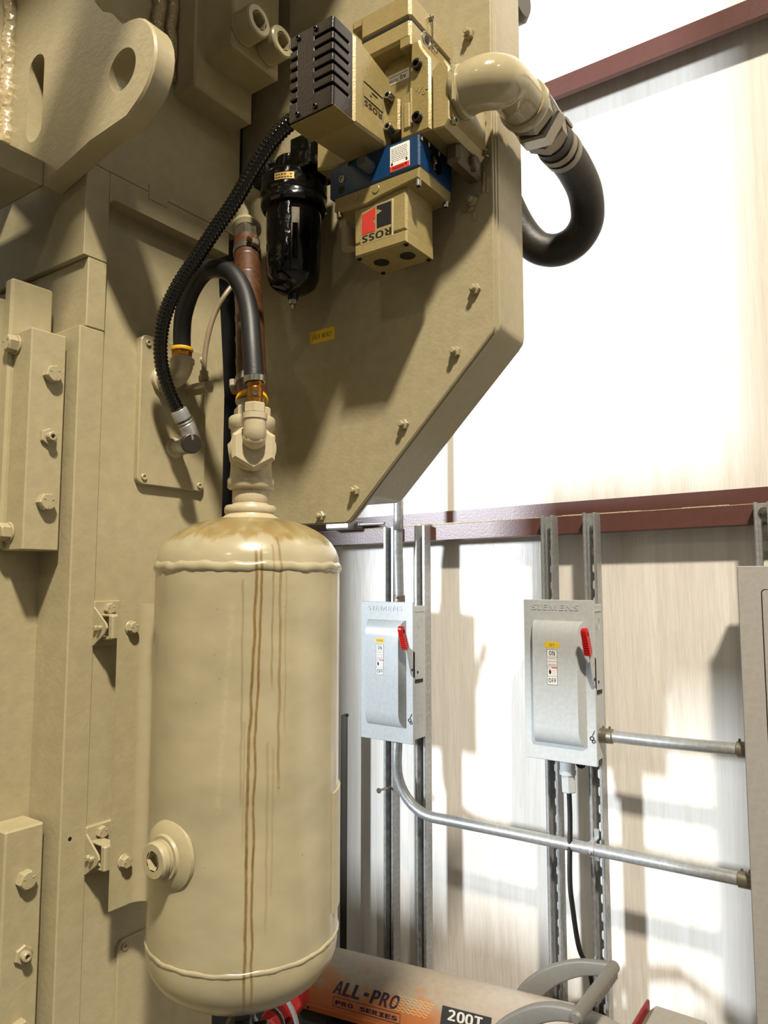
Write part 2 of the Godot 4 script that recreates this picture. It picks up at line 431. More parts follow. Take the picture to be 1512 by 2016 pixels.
func on_x(p: Vector3, turn := 0.0) -> Transform3D:   # +z of the mesh towards +x
	return Transform3D(Basis(Vector3(0, 0, -1), Vector3(0, 1, 0), Vector3(1, 0, 0)) * Basis(Vector3(0, 0, 1), turn), p)
func on_z(p: Vector3, turn := 0.0) -> Transform3D:
	return Transform3D(Basis(Vector3(0, 0, 1), turn), p)
func on_down(p: Vector3, turn := 0.0) -> Transform3D:
	return Transform3D(Basis(Vector3(1, 0, 0), Vector3(0, 0, 1), Vector3(0, -1, 0)) * Basis(Vector3(0, 0, 1), turn), p)

# ------------------------------------------------------------------ the scene
func _ready() -> void:
	rng.seed = 7
	var cam := Camera3D.new(); cam.name = "camera"; add_child(cam)
	cam.position = Vector3(0, 1.65, 2.2); cam.rotation_degrees = Vector3(5.23, 35.05, 0); cam.fov = 2.0 * rad_to_deg(atan(1008.0 / 1441.0)); cam.near = 0.05; cam.far = 60.0; cam.current = true
	var we := WorldEnvironment.new(); we.name = "environment"; add_child(we)
	var env := Environment.new(); we.environment = env
	env.background_mode = Environment.BG_COLOR; env.background_color = Color(0.75, 0.85, 1.0); env.background_energy_multiplier = 1.0
	env.tonemap_mode = Environment.TONE_MAPPER_LINEAR; env.tonemap_exposure = 1.0
	env.sdfgi_enabled = true; env.ssao_enabled = true; env.ssil_enabled = true
	make_materials()
	# high-bay fixtures: place, light energy
	for f in [[Vector3(1.5, 5.8, 3.42), 67.0, "white square high-bay lamp nearest the press"], [Vector3(1.5, 5.8, 8.4), 8.0, "white square high-bay lamp far behind the camera"], [Vector3(4.6, 5.8, 3.8), 3.0, "white square high-bay lamp nearest the right wall"]]:
		high_bay(f[0], f[1], f[2])
	day_window(Vector3(-6.9, 3.7, 9.9), 1.1, 1.5, 225.0)
	room()
	press_frame()
	guide_blocks()
	cover_box()
	air_valve()
	air_filter()
	air_pipework()
	access_plates()
	air_tank()
	wall_services()
	floor_things()

func high_bay(p: Vector3, energy: float, label: String) -> void:
	var t := thing("high_bay_light", label, "lamp", p + Vector3(0, 0.02, 0), "high-bay lamps under the roof")
	var s := mb(); prism(s, rrect(p.x - 0.3, -p.z - 0.3, p.x + 0.3, -p.z + 0.3, 0.05), 1, p.y + 0.02, p.y + 0.1, 0.008); obj("housing", s, M.white_wall, t)
	s = mb(); box(s, p + Vector3(-0.18, 0.0, -0.18), p + Vector3(0.18, 0.019, 0.18), 0.003); obj("lamp_lens", s, M.glow, t)
	s = mb(); cyl(s, p + Vector3(0, 0.1, 0), Vector3(p.x, 7.2, p.z), 0.012, 10); obj("hanger_rod", s, M.steel_dull, t)
	var l := AreaLight3D.new(); l.name = "lamp_glow"; l.area_size = Vector2(0.34, 0.34); l.light_color = Color(1.0, 0.955, 0.88); l.light_energy = energy; l.area_normalize_energy = true; l.area_range = 40.0; l.area_attenuation = 2.0; l.shadow_enabled = true
	add_child(l, true); l.position = p + Vector3(0, -0.01, 0); l.rotation_degrees.x = -90

func day_window(p: Vector3, w: float, h: float, energy: float) -> void:
	var t := thing("window_1", "bright translucent daylight window high in the far wall", "window", p - Vector3(0, h * 0.5, 0)); t.set_meta("kind", "structure"); t.remove_meta("category"); t.remove_meta("label")
	var s := mb(); box(s, p + Vector3(-w * 0.5, -h * 0.5, 0.03), p + Vector3(w * 0.5, h * 0.5, 0.05), 0.002); obj("window_pane_glow", s, M.day, t)
	s = mb()
	for k in [-1, 1]:
		box(s, p + Vector3(k * w * 0.5 - 0.03, -h * 0.5 - 0.06, 0.0), p + Vector3(k * w * 0.5 + 0.03, h * 0.5 + 0.06, 0.12), 0.004)
		box(s, p + Vector3(-w * 0.5, k * h * 0.5 - 0.03, 0.0), p + Vector3(w * 0.5, k * h * 0.5 + 0.03, 0.12), 0.004)
	obj("window_frame", s, M.white_wall, t)
	var l := AreaLight3D.new(); l.name = "daylight"; l.area_size = Vector2(w, h); l.light_color = Color(0.92, 0.96, 1.0); l.light_energy = energy; l.area_normalize_energy = true; l.area_range = 40.0; l.area_attenuation = 2.0; l.shadow_enabled = true
	add_child(l, true); l.position = p + Vector3(0, 0, -0.01)

func room() -> void:
	var s := mb(); box(s, Vector3(-9, -0.2, -0.4), Vector3(6, 0, 10.2), 0.0); struct("floor", s, M.concrete)
	s = mb(); box(s, Vector3(-9, 7.2, -0.4), Vector3(6, 7.4, 10.2), 0.0); struct("ceiling", s, M.grey_wall)
	s = mb(); box(s, Vector3(-9.2, -0.2, -0.32), Vector3(6.2, 7.4, -0.085), 0.0); struct("wall_back", s, M.vinyl)
	s = mb(); box(s, Vector3(-9.2, -0.2, -0.12), Vector3(-9, 7.4, 10.2), 0.0); struct("wall_left", s, M.grey_wall)
	s = mb(); box(s, Vector3(6, -0.2, -0.12), Vector3(6.2, 7.4, 10.2), 0.0); struct("wall_right", s, M.grey_wall)
	s = mb(); box(s, Vector3(-9, -0.2, 10.0), Vector3(6, 7.4, 10.2), 0.0); struct("wall_front", s, M.grey_wall)
	# Z girts: outer flange up on the wall, web across, inner flange hanging down with a small lip
	for g in [[3.305, 0.064, 0.0, "trim_1"], [1.849, 0.053, 0.0135, "trim_2"]]:
		var y: float = g[0]; var f: float = g[1]
		var poly := PackedVector2Array([Vector2(0.083, y + 0.055), Vector2(0.083, y - 0.0025), Vector2(0.002, y - 0.0025), Vector2(0.002, y - f + 0.002), Vector2(0.0145, y - f - 0.002), Vector2(0.014, y - f - 0.004), Vector2(0.0, y - f), Vector2(0.0, y - 0.0005), Vector2(0.081, y - 0.0005), Vector2(0.081, y + 0.055)])
		s = mb()
		var tilt := Transform3D(Basis(), Vector3(-0.56, y, 0)) * Transform3D(Basis(Vector3(0, 0, 1), g[2]), Vector3.ZERO) * Transform3D(Basis(), Vector3(0.56, -y, 0))
		prism(s, poly, 0, -4.6, 3.2, 0.0, tilt); struct(g[3], s, M.maroon)
		if g[2] > 0.0:   # dust lying along the lower girt's corner
			s = mb()
			for k in 22:
				var x := -2.3 + k * 0.12
				box(s, Vector3(x, y, -0.001 - rng.randf() * 0.006), Vector3(x + 0.125, y + 0.002 + rng.randf() * 0.003, 0.0012), 0.0008, tilt)
			var d := obj("dust", s, M.dust, self); d.set_meta("kind", "stuff"); tag(d, "pale dust lying along the top edge of the lower maroon girt", "dust")

# ------------------------------------------------------------------ the press
const XF := -0.945   # the big side face of the frame looks along +x

func press_frame() -> void:
	var t := thing("press_frame", "tall tan painted steel press frame with a holed lifting lug on top", "machine", Vector3(-1.08, 0, 1.46))
	var s := mb()
	# side plate below the seam, with the front flange and the shallow pocket
	prism(s, PackedVector2Array([Vector2(-1.2, 0.0), Vector2(XF - 0.003, 0.0), Vector2(XF - 0.003, 1.97), Vector2(XF - 0.028, 2.235), Vector2(-1.2, 2.235)]), 2, 1.333, 1.6, 0.001); obj("side_plate", s, M.tan, t)
	s = mb(); box(s, Vector3(-1.2, 2.12, 1.573), Vector3(XF, 2.2628, 1.612), 0.001); box(s, Vector3(-1.2, 2.015, 1.573), Vector3(XF, 2.1195, 1.604), 0.0015); box(s, Vector3(-1.2, 0.0, 1.573), Vector3(XF, 2.0145, 1.6135), 0.0018)
	obj("front_flange", s, M.tan, t)
	s = mb()
	var lip := PackedVector2Array([Vector2(-1.5731, 2.2624)])
	for k in 7:
		var a := deg_to_rad(180.0 - 90.0 * k / 6.0); lip.append(Vector2(-1.5605 + cos(a) * 0.0126, 2.21 + sin(a) * 0.0126))
	lip.append_array([Vector2(-1.3335, 2.2226), Vector2(-1.3335, 2.2624)])
	prism(s, lip, 0, -1.0, XF, 0.0); obj("pocket_lip", s, M.tan, t)
	s = mb(); box(s, Vector3(XF - 0.02, 2.251, 1.467), Vector3(XF + 0.0012, 2.2765, 1.505), 0.001); obj("seam_key", s, M.tan, t)
	s = mb(); box(s, Vector3(-1.2, 0.0, 1.19), Vector3(-0.975, 3.6, 1.3325), 0.001); obj("inner_web", s, M.black, t, "black gap between the frame and the cover box")
	# the upper casting above the seam, its stepped blocks and the crown out of the picture
	s = mb(); box(s, Vector3(-1.2, 2.2635, 1.3105), Vector3(XF, 3.6, 1.612), 0.0008); obj("upper_casting", s, M.tan, t)
	s = mb(); box(s, Vector3(-1.0, 2.449, 1.331), Vector3(-0.894, 3.2, 1.461), 0.003); obj("clamp_block", s, M.tan, t)
	s = mb(); box(s, Vector3(-0.9, 2.503, 1.332), Vector3(-0.83, 2.75, 1.44), 0.003); obj("clamp_block", s, M.tan, t)
	for z in [1.418, 1.362]:
		put("socket_bolt", socket_mesh(0.0255, 0.038, 0.0262), M.tan, t, on_x(Vector3(-0.83, 2.541, z), 0.4))
	s = mb(); box(s, Vector3(-1.2, 3.02, 1.19), Vector3(-0.45, 3.6, 1.93), 0.01); obj("crown", s, M.tan, t)
	s = mb(); cyl(s, Vector3(-0.5, 2.945, 1.88), Vector3(-0.5, 2.945, 2.7), 0.06, 28, 0.004); box(s, Vector3(-0.56, 2.93, 1.7), Vector3(-0.44, 3.05, 1.93), 0.004); obj("crown_pipe", s, M.tan, t)
	# the lug plate with its round hole and its slot
	s = mb()
	var lug := PackedVector2Array([Vector2(-1.118, 2.75), Vector2(-1.118, 2.326), Vector2(-1.003, 2.228), Vector2(-0.887, 2.253), Vector2(-0.806, 2.2585)])
	for k in 13:
		var a := deg_to_rad(lerpf(-62.0, 92.0, k / 12.0)); lug.append(Vector2(-0.817 + cos(a) * 0.0685, 2.331 + sin(a) * 0.0685))
	lug.append_array([Vector2(-0.845, 2.428), Vector2(-0.866, 2.44), Vector2(-0.885, 2.463), Vector2(-0.895, 2.5), Vector2(-0.9, 2.75)])
	var slot := PackedVector2Array()
	for c in [[-1.036, 2.4255, 0.0], [-1.036, 2.329, 180.0]]:
		for k in 9:
			var a := deg_to_rad(c[2] + 180.0 * k / 8.0); slot.append(Vector2(c[0] + cos(a) * 0.0215, c[1] + sin(a) * 0.0215))
	prism(s, lug, 2, 1.6115, 1.645, 0.003, Transform3D(), [circle(Vector2(-0.819, 2.331), 0.0295, 28), slot]); obj("lifting_lug", s, M.tan, t)
	s = mb()
	var bead := PackedVector3Array()
	for k in 22: bead.append(Vector3(-1.116 + 0.003 * sin(k * 2.1), 2.33 + k * 0.022, 1.647 + 0.002 * cos(k * 1.7)))
	tube(s, bead, 0.012, 10)
	bead = PackedVector3Array()
	for k in 26: bead.append(Vector3(XF + 0.004, 2.47 + k * 0.022, 1.5 + 0.004 * sin(k * 2.3)))
	tube(s, bead, 0.011, 10)
	bead = PackedVector3Array()
	for k in 26: bead.append(Vector3(XF + 0.003, 2.47 + k * 0.022, 1.472 + 0.003 * sin(k * 1.9)))
	tube(s, bead, 0.01, 10)
	obj("weld_bead", s, M.weld, t)
	s = mb(); box(s, Vector3(-1.16, 2.3, 1.63), Vector3(-1.12, 3.6, 2.7), 0.003); obj("side_rib", s, M.tan, t)
	s = mb(); box(s, Vector3(-1.2, 2.228, 1.644), Vector3(-1.003, 2.266, 2.1), 0.002); obj("guide_bar", s, M.tan, t)
	# the face that carries the guide blocks comes forward to the left
	s = mb(); box(s, Vector3(-1.2, 0.0, 1.6), Vector3(-1.0245, 1.70, 2.7), 0.002); obj("slide_face", s, M.tan, t)
	s = mb(); box(s, Vector3(-1.2, 1.69, 1.61), Vector3(-1.03, 2.05, 2.7), 0.002); box(s, Vector3(-1.2, 2.04, 1.85), Vector3(-1.03, 2.4, 2.7), 0.002); obj("slide_face", s, M.tan, t)
	s = mb(); box(s, Vector3(-1.46, 1.9, 1.75), Vector3(-1.19, 2.42, 2.7), 0.004); box(s, Vector3(-1.75, 1.66, 1.2), Vector3(-1.19, 2.2, 1.6), 0.004); box(s, Vector3(-3.2, 0.0, 1.2), Vector3(-2.58, 3.6, 1.6), 0.004); box(s, Vector3(-2.43, 0.0, 1.2), Vector3(-1.8, 0.93, 1.6), 0.004); obj("rear_body", s, M.tan, t)
	for p in [Vector3(XF + 0.0004, 1.297, 1.599)]:
		s = mb(); cyl(s, p - Vector3(0.004, 0, 0), p, 0.0028, 12, 0.0003); obj("drilled_hole", s, M.black, t)

func guide_blocks() -> void:
	var t := thing("guide_block", "upper tan guide block of two stacked slabs with three fasteners down its side", "machine part", Vector3(-1.0, 1.689, 1.65))
	var s := mb(); box(s, Vector3(-1.0298, 1.6915, 1.6165), Vector3(-1.01, 2.078, 1.68), 0.0035); obj("back_slab", s, M.tan, t)
	s = mb(); box(s, Vector3(-1.0243, 1.689, 1.6205), Vector3(-0.965, 1.998, 1.6725), 0.0018); var sl := obj("front_slab", s, M.tan, t)
	put("hex_bolt", hex_bolt_mesh(0.0128, 0.0115), M.tan, sl, on_x(Vector3(-0.965, 1.937, 1.6425), 0.3))
	put("lock_nut", stud_nut_mesh(0.0125, 0.0055, 0.0064, 0.009), M.tan, sl, on_x(Vector3(-0.965, 1.8475, 1.6435), 0.5))
	put("hex_bolt", hex_bolt_mesh(0.0128, 0.0115), M.tan, sl, on_x(Vector3(-0.965, 1.756, 1.6445), 0.1))
	put("hex_bolt", hex_bolt_mesh(0.0125, 0.0125, 0.0142), M.tan, sl, on_z(Vector3(-1.004, 1.979, 1.6725), 0.2))
	put("hex_bolt", hex_bolt_mesh(0.0125, 0.0125, 0.0142), M.tan, sl, on_z(Vector3(-1.0, 1.714, 1.6725), 0.5))
	put("hex_bolt", hex_bolt_mesh(0.0125, 0.0125, 0.0142), M.tan, sl, on_z(Vector3(-1.05, 2.038, 1.68), 0.5))
	t = thing("guide_block", "lower tan guide block with a bolt above an adjusting nut, below the stacked slabs", "machine part", Vector3(-1.0, 0.9, 1.65))
	s = mb(); box(s, Vector3(-1.0243, 0.9, 1.6205), Vector3(-0.972, 1.3205, 1.674), 0.0025); sl = obj("front_slab", s, M.tan, t)
	put("hex_bolt", hex_bolt_mesh(0.0128, 0.0115), M.tan, sl, on_x(Vector3(-0.972, 1.2535, 1.6455), 0.2))
	put("lock_nut", stud_nut_mesh(0.0125, 0.0055, 0.0064, 0.009), M.tan, sl, on_x(Vector3(-0.972, 1.158, 1.6445), 0.4))
	put("hex_bolt", hex_bolt_mesh(0.0128, 0.0115), M.tan, sl, on_x(Vector3(-0.972, 1.066, 1.6455), 0.2))

func cover_box() -> void:
	var t := thing("cover_box", "large tan bolted cover box with a slanted lower edge carrying the valve", "cover", Vector3(-0.7, 1.738, 1.24))
	var s := mb()
	var sheet := PackedVector2Array([Vector2(-0.962, 1.7415), Vector2(-0.712, 1.7385), Vector2(-0.704, 1.742), Vector2(-0.451, 1.9985), Vector2(-0.448, 2.006), Vector2(-0.448, 3.0), Vector2(-0.962, 3.0)])
	prism(s, sheet, 2, 1.2845, 1.29, 0.0014); var sh := obj("cover_sheet", s, M.tan_sheet, t)
	s = mb(); prism(s, inset_ccw(sheet, 0.0018), 2, 1.2815, 1.2846, 0.0); obj("gasket", s, M.tan, t)
	s = mb(); prism(s, sheet, 2, 1.275, 1.2815, 0.0012); obj("box_flange", s, M.tan_sheet, t)
	s = mb()
	var house := PackedVector2Array([Vector2(-0.962, 1.777), Vector2(-0.684, 1.777), Vector2(-0.676, 1.78), Vector2(-0.669, 1.785), Vector2(-0.458, 1.997), Vector2(-0.451, 2.006), Vector2(-0.449, 2.016), Vector2(-0.449, 3.0), Vector2(-0.962, 3.0)])
	prism(s, house, 2, 1.182, 1.2755, 0.006); obj("box_body", s, M.tan_sheet, t)
	s = mb(); cyl(s, Vector3(-0.62, 2.632, 1.13), Vector3(-0.468, 2.632, 1.13), 0.045, 32, 0.008); obj("end_boss", s, M.steel_dark, t, "dark round boss behind the upper right edge")
	for p in [Vector2(-0.482, 2.457), Vector2(-0.479, 2.197), Vector2(-0.477, 2.064), Vector2(-0.51, 1.978), Vector2(-0.6, 1.882), Vector2(-0.692, 1.788), Vector2(-0.761, 1.7515)]:
		put("stud_nut", stud_nut_mesh(0.0083, 0.0068, 0.0045, 0.0075, false), M.tan_sheet, sh, on_z(Vector3(p.x, p.y, 1.29), rng.randf()))
	s = mb(); box(s, Vector3(-0.7905, 2.0415, 1.2899), Vector3(-0.737, 2.0635, 1.2906), 0.0002); var lp := obj("label_plate", s, M.label_yellow, t, "small yellow label reading CHECK WEEKLY")
	words("lettering", "CHECK WEEKLY", 0.0075, on_z(Vector3(-0.7635, 2.0525, 1.2906)), M.ink, lp, 0.0002, false, 0.041, true)
	# drips of thick paint under the elbow
	s = mb()
	for d in [[-0.462, 2.235, 0.03, 0.0035], [-0.456, 2.225, 0.022, 0.003], [-0.482, 2.2, 0.018, 0.006], [-0.478, 2.18, 0.012, 0.0045]]:
		lathe(s, Vector3(d[0], d[1], 1.29), Vector3(0, -1, 0), [[0.0, -0.004], [d[3] * 0.7, 0.0], [d[3] * 0.6, d[2] * 0.6], [d[3], d[2] * 0.9], [0.0, d[2]]], 10, 80.0)
	obj("paint_drips", s, M.gloss_tan, t)

func inset_ccw(p: PackedVector2Array, d: float) -> PackedVector2Array:
	var q := p.duplicate()
	if Geometry2D.is_polygon_clockwise(q): q.reverse()
	return inset(q, d)

func air_valve() -> void:
	var t := thing("air_valve", "olive double air valve with a black louvred cover and a blue middle block", "valve", Vector3(-0.55, 2.108, 1.29))
	var s := mb()
	box(s, Vector3(-0.6, 2.395, 1.29), Vector3(-0.513, 2.4245, 1.405), 0.004); obj("top_module", s, M.olive_light, t)
	s = mb(); box(s, Vector3(-0.598, 2.4225, 1.29), Vector3(-0.515, 2.4275, 1.4035), 0.0005); obj("gasket", s, M.black, t)
	s = mb(); box(s, Vector3(-0.6, 2.4265, 1.29), Vector3(-0.513, 2.465, 1.405), 0.004); box(s, Vector3(-0.62, 2.452, 1.29), Vector3(-0.54, 2.47, 1.4), 0.004); obj("top_cap", s, M.olive_light, t)
	s = mb(); box(s, Vector3(-0.57, 2.38, 1.29), Vector3(-0.516, 2.396, 1.38), 0.003); box(s, Vector3(-0.532, 2.383, 1.3), Vector3(-0.512, 2.4, 1.405), 0.002); obj("neck", s, M.olive, t)
	s = mb()
	prism(s, PackedVector2Array([Vector2(-0.531, 2.25), Vector2(-0.482, 2.25), Vector2(-0.482, 2.352), Vector2(-0.495, 2.372), Vector2(-0.499, 2.386), Vector2(-0.513, 2.386), Vector2(-0.5155, 2.33), Vector2(-0.517, 2.318), Vector2(-0.531, 2.312)]), 2, 1.29, 1.405, 0.003)
	box(s, Vector3(-0.575, 2.252, 1.29), Vector3(-0.513, 2.388, 1.3803), 0.003)
	box(s, Vector3(-0.557, 2.268, 1.29), Vector3(-0.534, 2.318, 1.402), 0.003)
	var vb := obj("valve_body", s, M.olive, t)
	s = mb(); box(s, Vector3(-0.513, 2.262, 1.404), Vector3(-0.5105, 2.318, 1.4075), 0.0005); box(s, Vector3(-0.524, 2.262, 1.40), Vector3(-0.513, 2.3, 1.4075), 0.002); obj("cast_rib", s, M.olive_light, t)
	words("cast_mark", "N S", 0.009, facing(Vector3(-0.495, 2.31, 1.405), Vector3(1, 0, 0).rotated(Vector3(0, 0, 1), -0.7), Vector3(0, 1, 0).rotated(Vector3(0, 0, 1), -0.7)), M.olive_light, vb, 0.0012)
	for y in [2.347, 2.271]:
		put("valve_screw", socket_mesh(0.0072, 0.0075), M.black_satin, vb, on_z(Vector3(-0.501, y, 1.4045)), "dark socket screw")
	for y in [2.318, 2.272]:
		put("cap_screw", socket_mesh(0.0055, 0.013), M.steel, t, on_z(Vector3(-0.546, y, 1.402)))
	s = mb(); prism(s, PackedVector2Array([Vector2(-0.479, 2.2465), Vector2(-0.46, 2.244), Vector2(-0.4525, 2.253), Vector2(-0.4525, 2.326), Vector2(-0.46, 2.339), Vector2(-0.47, 2.339), Vector2(-0.479, 2.332)]), 2, 1.3, 1.405, 0.002); var pf := obj("port_flange", s, M.olive_light, t)
	for y in [2.327, 2.2535]:
		for z in [1.395, 1.305]:
			put("cap_screw", socket_mesh(0.0052, 0.005), M.steel, pf, on_x(Vector3(-0.4525, y, z)))
	s = mb(); box(s, Vector3(-0.484, 2.219, 1.295), Vector3(-0.461, 2.25, 1.365), 0.005); cyl(s, Vector3(-0.468, 2.232, 1.325), Vector3(-0.454, 2.232, 1.325), 0.011, 20, 0.002); obj("exhaust_block", s, mat(Color(0.3, 0.25, 0.17), 0.4), t, "dark block under the port flange")
	# label on the body
	s = mb(); box(s, Vector3(-0.568, 2.3575, 1.3795), Vector3(-0.531, 2.3735, 1.3808), 0.0004); var lb := obj("body_label", s, M.label_white, t, "white maker's label, upside down")
	sub("rule", one_box(Vector3(-0.566, 2.3688, 1.3805), Vector3(-0.533, 2.3694, 1.3811)), M.ink, lb)
	words("lettering", "AZJ", 0.0065, facing(Vector3(-0.5415, 2.3635, 1.3808), Vector3(-1, 0, 0), Vector3(0, -1, 0)), M.ink, lb, 0.0003)
	words("lettering", "ROSS", 0.004, facing(Vector3(-0.558, 2.3622, 1.3808), Vector3(-1, 0, 0), Vector3(0, -1, 0)), M.ink, lb, 0.0003, false, 0.015)
	# plugged port with its bead chain
	s = mb(); lathe(s, Vector3(-0.513, 2.4165, 1.364), Vector3(1, 0, 0), [[0.0115, 0.0], [0.0115, 0.0012], [0.0095, 0.0015], [0.009, 0.0005], [0.0062, 0.0005], [0.006, 0.0014], [0.0, 0.0014]], 24); obj("port_ring", s, M.steel_dull, t)
	s = mb(); cyl(s, Vector3(-0.513, 2.4165, 1.364), Vector3(-0.5112, 2.4165, 1.364), 0.0058, 18, 0.0004); obj("port_plug", s, M.black, t)
	s = mb()
	for k in 15:
		var q := Vector3(-0.5085, 2.452 - 0.0032 * k, 1.3535)
		lathe(s, q - Vector3(0, 0.0013, 0), Vector3(0, 1, 0), [[0.0, 0.0], [0.001, 0.0004], [0.0013, 0.0013], [0.001, 0.0022], [0.0, 0.0026]], 8, 90.0)
	for k in 9:
		var a := TAU * k / 9.0; var q := Vector3(-0.508, 2.411 + cos(a) * 0.005, 1.347 + sin(a) * 0.006)
		lathe(s, q - Vector3(0, 0.0013, 0), Vector3(0, 1, 0), [[0.0, 0.0], [0.001, 0.0004], [0.0013, 0.0013], [0.001, 0.0022], [0.0, 0.0026]], 8, 90.0)
	obj("bead_chain", s, M.steel, t)
	put("cap_screw", socket_mesh(0.004, 0.006), M.steel, t, on_x(Vector3(-0.513, 2.455, 1.354)))
	# solenoid housing and the black louvred cover in front of it
	s = mb()
	prism(s, PackedVector2Array([Vector2(-1.4805, 2.2455), Vector2(-1.398, 2.2515), Vector2(-1.392, 2.258), Vector2(-1.392, 2.342), Vector2(-1.4, 2.354), Vector2(-1.468, 2.3675), Vector2(-1.4805, 2.369)]), 0, -0.626, -0.5525, 0.003); var sol := obj("solenoid_housing", s, M.olive_light, t)
	s = mb(); box(s, Vector3(-0.624, 2.2475, 1.48), Vector3(-0.556, 2.3645, 1.4845), 0.0006); box(s, Vector3(-0.6235, 2.248, 1.48), Vector3(-0.5565, 2.362, 1.519), 0.002); obj("dark_core", s, M.black, t)
	s = mb(); box(s, Vector3(-0.6275, 2.2445, 1.4785), Vector3(-0.5515, 2.246, 1.522), 0.0006); obj("base_lip", s, M.olive, t)
	s = mb(); var cuts := []; var lo := 2.2455
	for k in 6:
		var c := 2.3475 - 0.0146 * k; cuts.append(c)
	var tops := [2.366]
	for c in cuts: tops.append(c - 0.0023)
	for k in 7:
		var y1: float = tops[k]; var y0: float = cuts[k] + 0.0023 if k < 6 else lo
		var ell := PackedVector2Array([Vector2(-0.585, -1.525)])
		for c in 7:
			var a := deg_to_rad(-90.0 + 15.0 * c); ell.append(Vector2(-0.557 + 0.0045 * cos(a), -1.5205 + 0.0045 * sin(a)))
		ell.append_array([Vector2(-0.5525, -1.4905), Vector2(-0.5565, -1.4905), Vector2(-0.5565, -1.5195), Vector2(-0.585, -1.5195)])
		prism(s, ell, 1, y0, y1, 0.0007)
		box(s, Vector3(-0.6265, y0, 1.519), Vector3(-0.612, y1, 1.525), 0.0012)
		box(s, Vector3(-0.6265, y0, 1.4905), Vector3(-0.622, y1, 1.524), 0.0012)
	box(s, Vector3(-0.613, lo, 1.519), Vector3(-0.584, 2.366, 1.525), 0.0006)
	box(s, Vector3(-0.5575, lo, 1.4845), Vector3(-0.5528, 2.366, 1.4915), 0.0008)
	box(s, Vector3(-0.6265, lo, 1.4845), Vector3(-0.622, 2.366, 1.4915), 0.0008)
	box(s, Vector3(-0.626, 2.362, 1.485), Vector3(-0.553, 2.366, 1.524), 0.001)
	var lc := obj("louvre_cover", s, M.black_satin, t, "black slotted cover")
	for x in [-0.611, -0.581]:
		for y in [2.359, 2.253]:
			put("cover_screw", socket_mesh(0.0034, 0.0028), M.black_satin, lc, on_z(Vector3(x, y, 1.525)))
	# maker's mark cast on the housing side
	s = mb()
	for b in [[1.461, 2.3135, 1.415, 2.3145], [1.461, 2.2925, 1.415, 2.2935], [1.461, 2.278, 1.46, 2.3145], [1.416, 2.278, 1.415, 2.3145], [1.446, 2.301, 1.443, 2.302], [1.443, 2.301, 1.442, 2.308], [1.442, 2.307, 1.428, 2.308]]:
		box(s, Vector3(-0.553, b[1], b[0]), Vector3(-0.5516, b[3], b[2]), 0.0003)
	obj("cast_mark", s, M.steel_dark, sol, "dark cast emblem on the housing side")
	words("cast_mark", "ROSS", 0.008, facing(Vector3(-0.5525, 2.2855, 1.438), Vector3(0, 0, 1), Vector3(0, -1, 0)), M.steel_dark, sol, 0.0008, true, 0.04)
	# blue block
	s = mb(); box(s, Vector3(-0.656, 2.2035, 1.315), Vector3(-0.4995, 2.251, 1.405), 0.0025); var bb := obj("blue_block", s, M.blue, t, "blue middle block")
	s = mb(); cyl(s, Vector3(-0.5805, 2.2275, 1.404), Vector3(-0.5805, 2.2275, 1.428), 0.0092, 24, 0.002); obj("plug_button", s, mat(Color(0.3, 0.31, 0.31), 0.5), bb, "grey plastic plug")
	put("cap_screw", socket_mesh(0.0055, 0.002), M.steel, t, on_z(Vector3(-0.632, 2.2275, 1.4045)))
	s = mb()
	for p in [Vector3(-0.633, 2.212, 1.4052), Vector3(-0.618, 2.2465, 1.4052)]:
		s = mb(); cyl(s, p - Vector3(0, 0, 0.002), p, 0.006 if p.y < 2.22 else 0.004, 18, 0.0003); obj("blind_hole", s, M.black, bb)
	s = mb(); cyl(s, Vector3(-0.502, 2.2265, 1.362), Vector3(-0.4988, 2.2265, 1.362), 0.0155, 24, 0.0004, -1.0); obj("port_recess", s, mat(Color(0.01, 0.04, 0.09), 0.3), bb)
	s = mb(); box(s, Vector3(-0.4992, 2.215, 1.366), Vector3(-0.4975, 2.236, 1.3685), 0.0004); cyl(s, Vector3(-0.499, 2.2265, 1.367), Vector3(-0.495, 2.2265, 1.367), 0.0035, 12); obj("port_pin", s, M.steel, bb)
	s = mb(); box(s, Vector3(-0.4998, 2.2405, 1.318), Vector3(-0.4988, 2.2505, 1.404), 0.0003); obj("name_strip", s, M.ink, bb, "black strip along the top of the blue block")
	s = mb()
	for z in [1.397, 1.379, 1.352, 1.328]:
		s = mb(); box(s, Vector3(-0.499, 2.2425, z), Vector3(-0.4984, 2.2485, z + 0.0035), 0.0002); obj("strip_mark", s, M.label_white, bb)
	s = mb(); prism(s, rrect(-0.547, 2.2085, -0.515, 2.2455, 0.0015), 2, 1.4047, 1.4058, 0.0002); var wl := obj("warning_label", s, M.label_white, t, "white warning sticker, upside down")
	s = mb(); box(s, Vector3(-0.5468, 2.209, 1.4055), Vector3(-0.5152, 2.2165, 1.4061), 0.0002); obj("warning_band", s, M.red_print, wl)
	words("lettering", "WARNING", 0.0042, facing(Vector3(-0.5333, 2.2127, 1.4061), Vector3(-1, 0, 0), Vector3(0, -1, 0)), M.ink, wl, 0.0003, true, 0.0195)
	s = mb(); prism(s, PackedVector2Array([Vector2(-0.5205, 2.211), Vector2(-0.5185, 2.2152), Vector2(-0.5225, 2.2152)]), 2, 1.406, 1.4064, 0.0); 
	for q in [Vector2(-0.5435, 2.2195), Vector2(-0.5195, 2.2205)]: prism(s, circle(q, 0.0015, 10, 1.4), 2, 1.4057, 1.4062, 0.0)
	obj("warning_marks", s, M.ink, wl)
	s = mb()
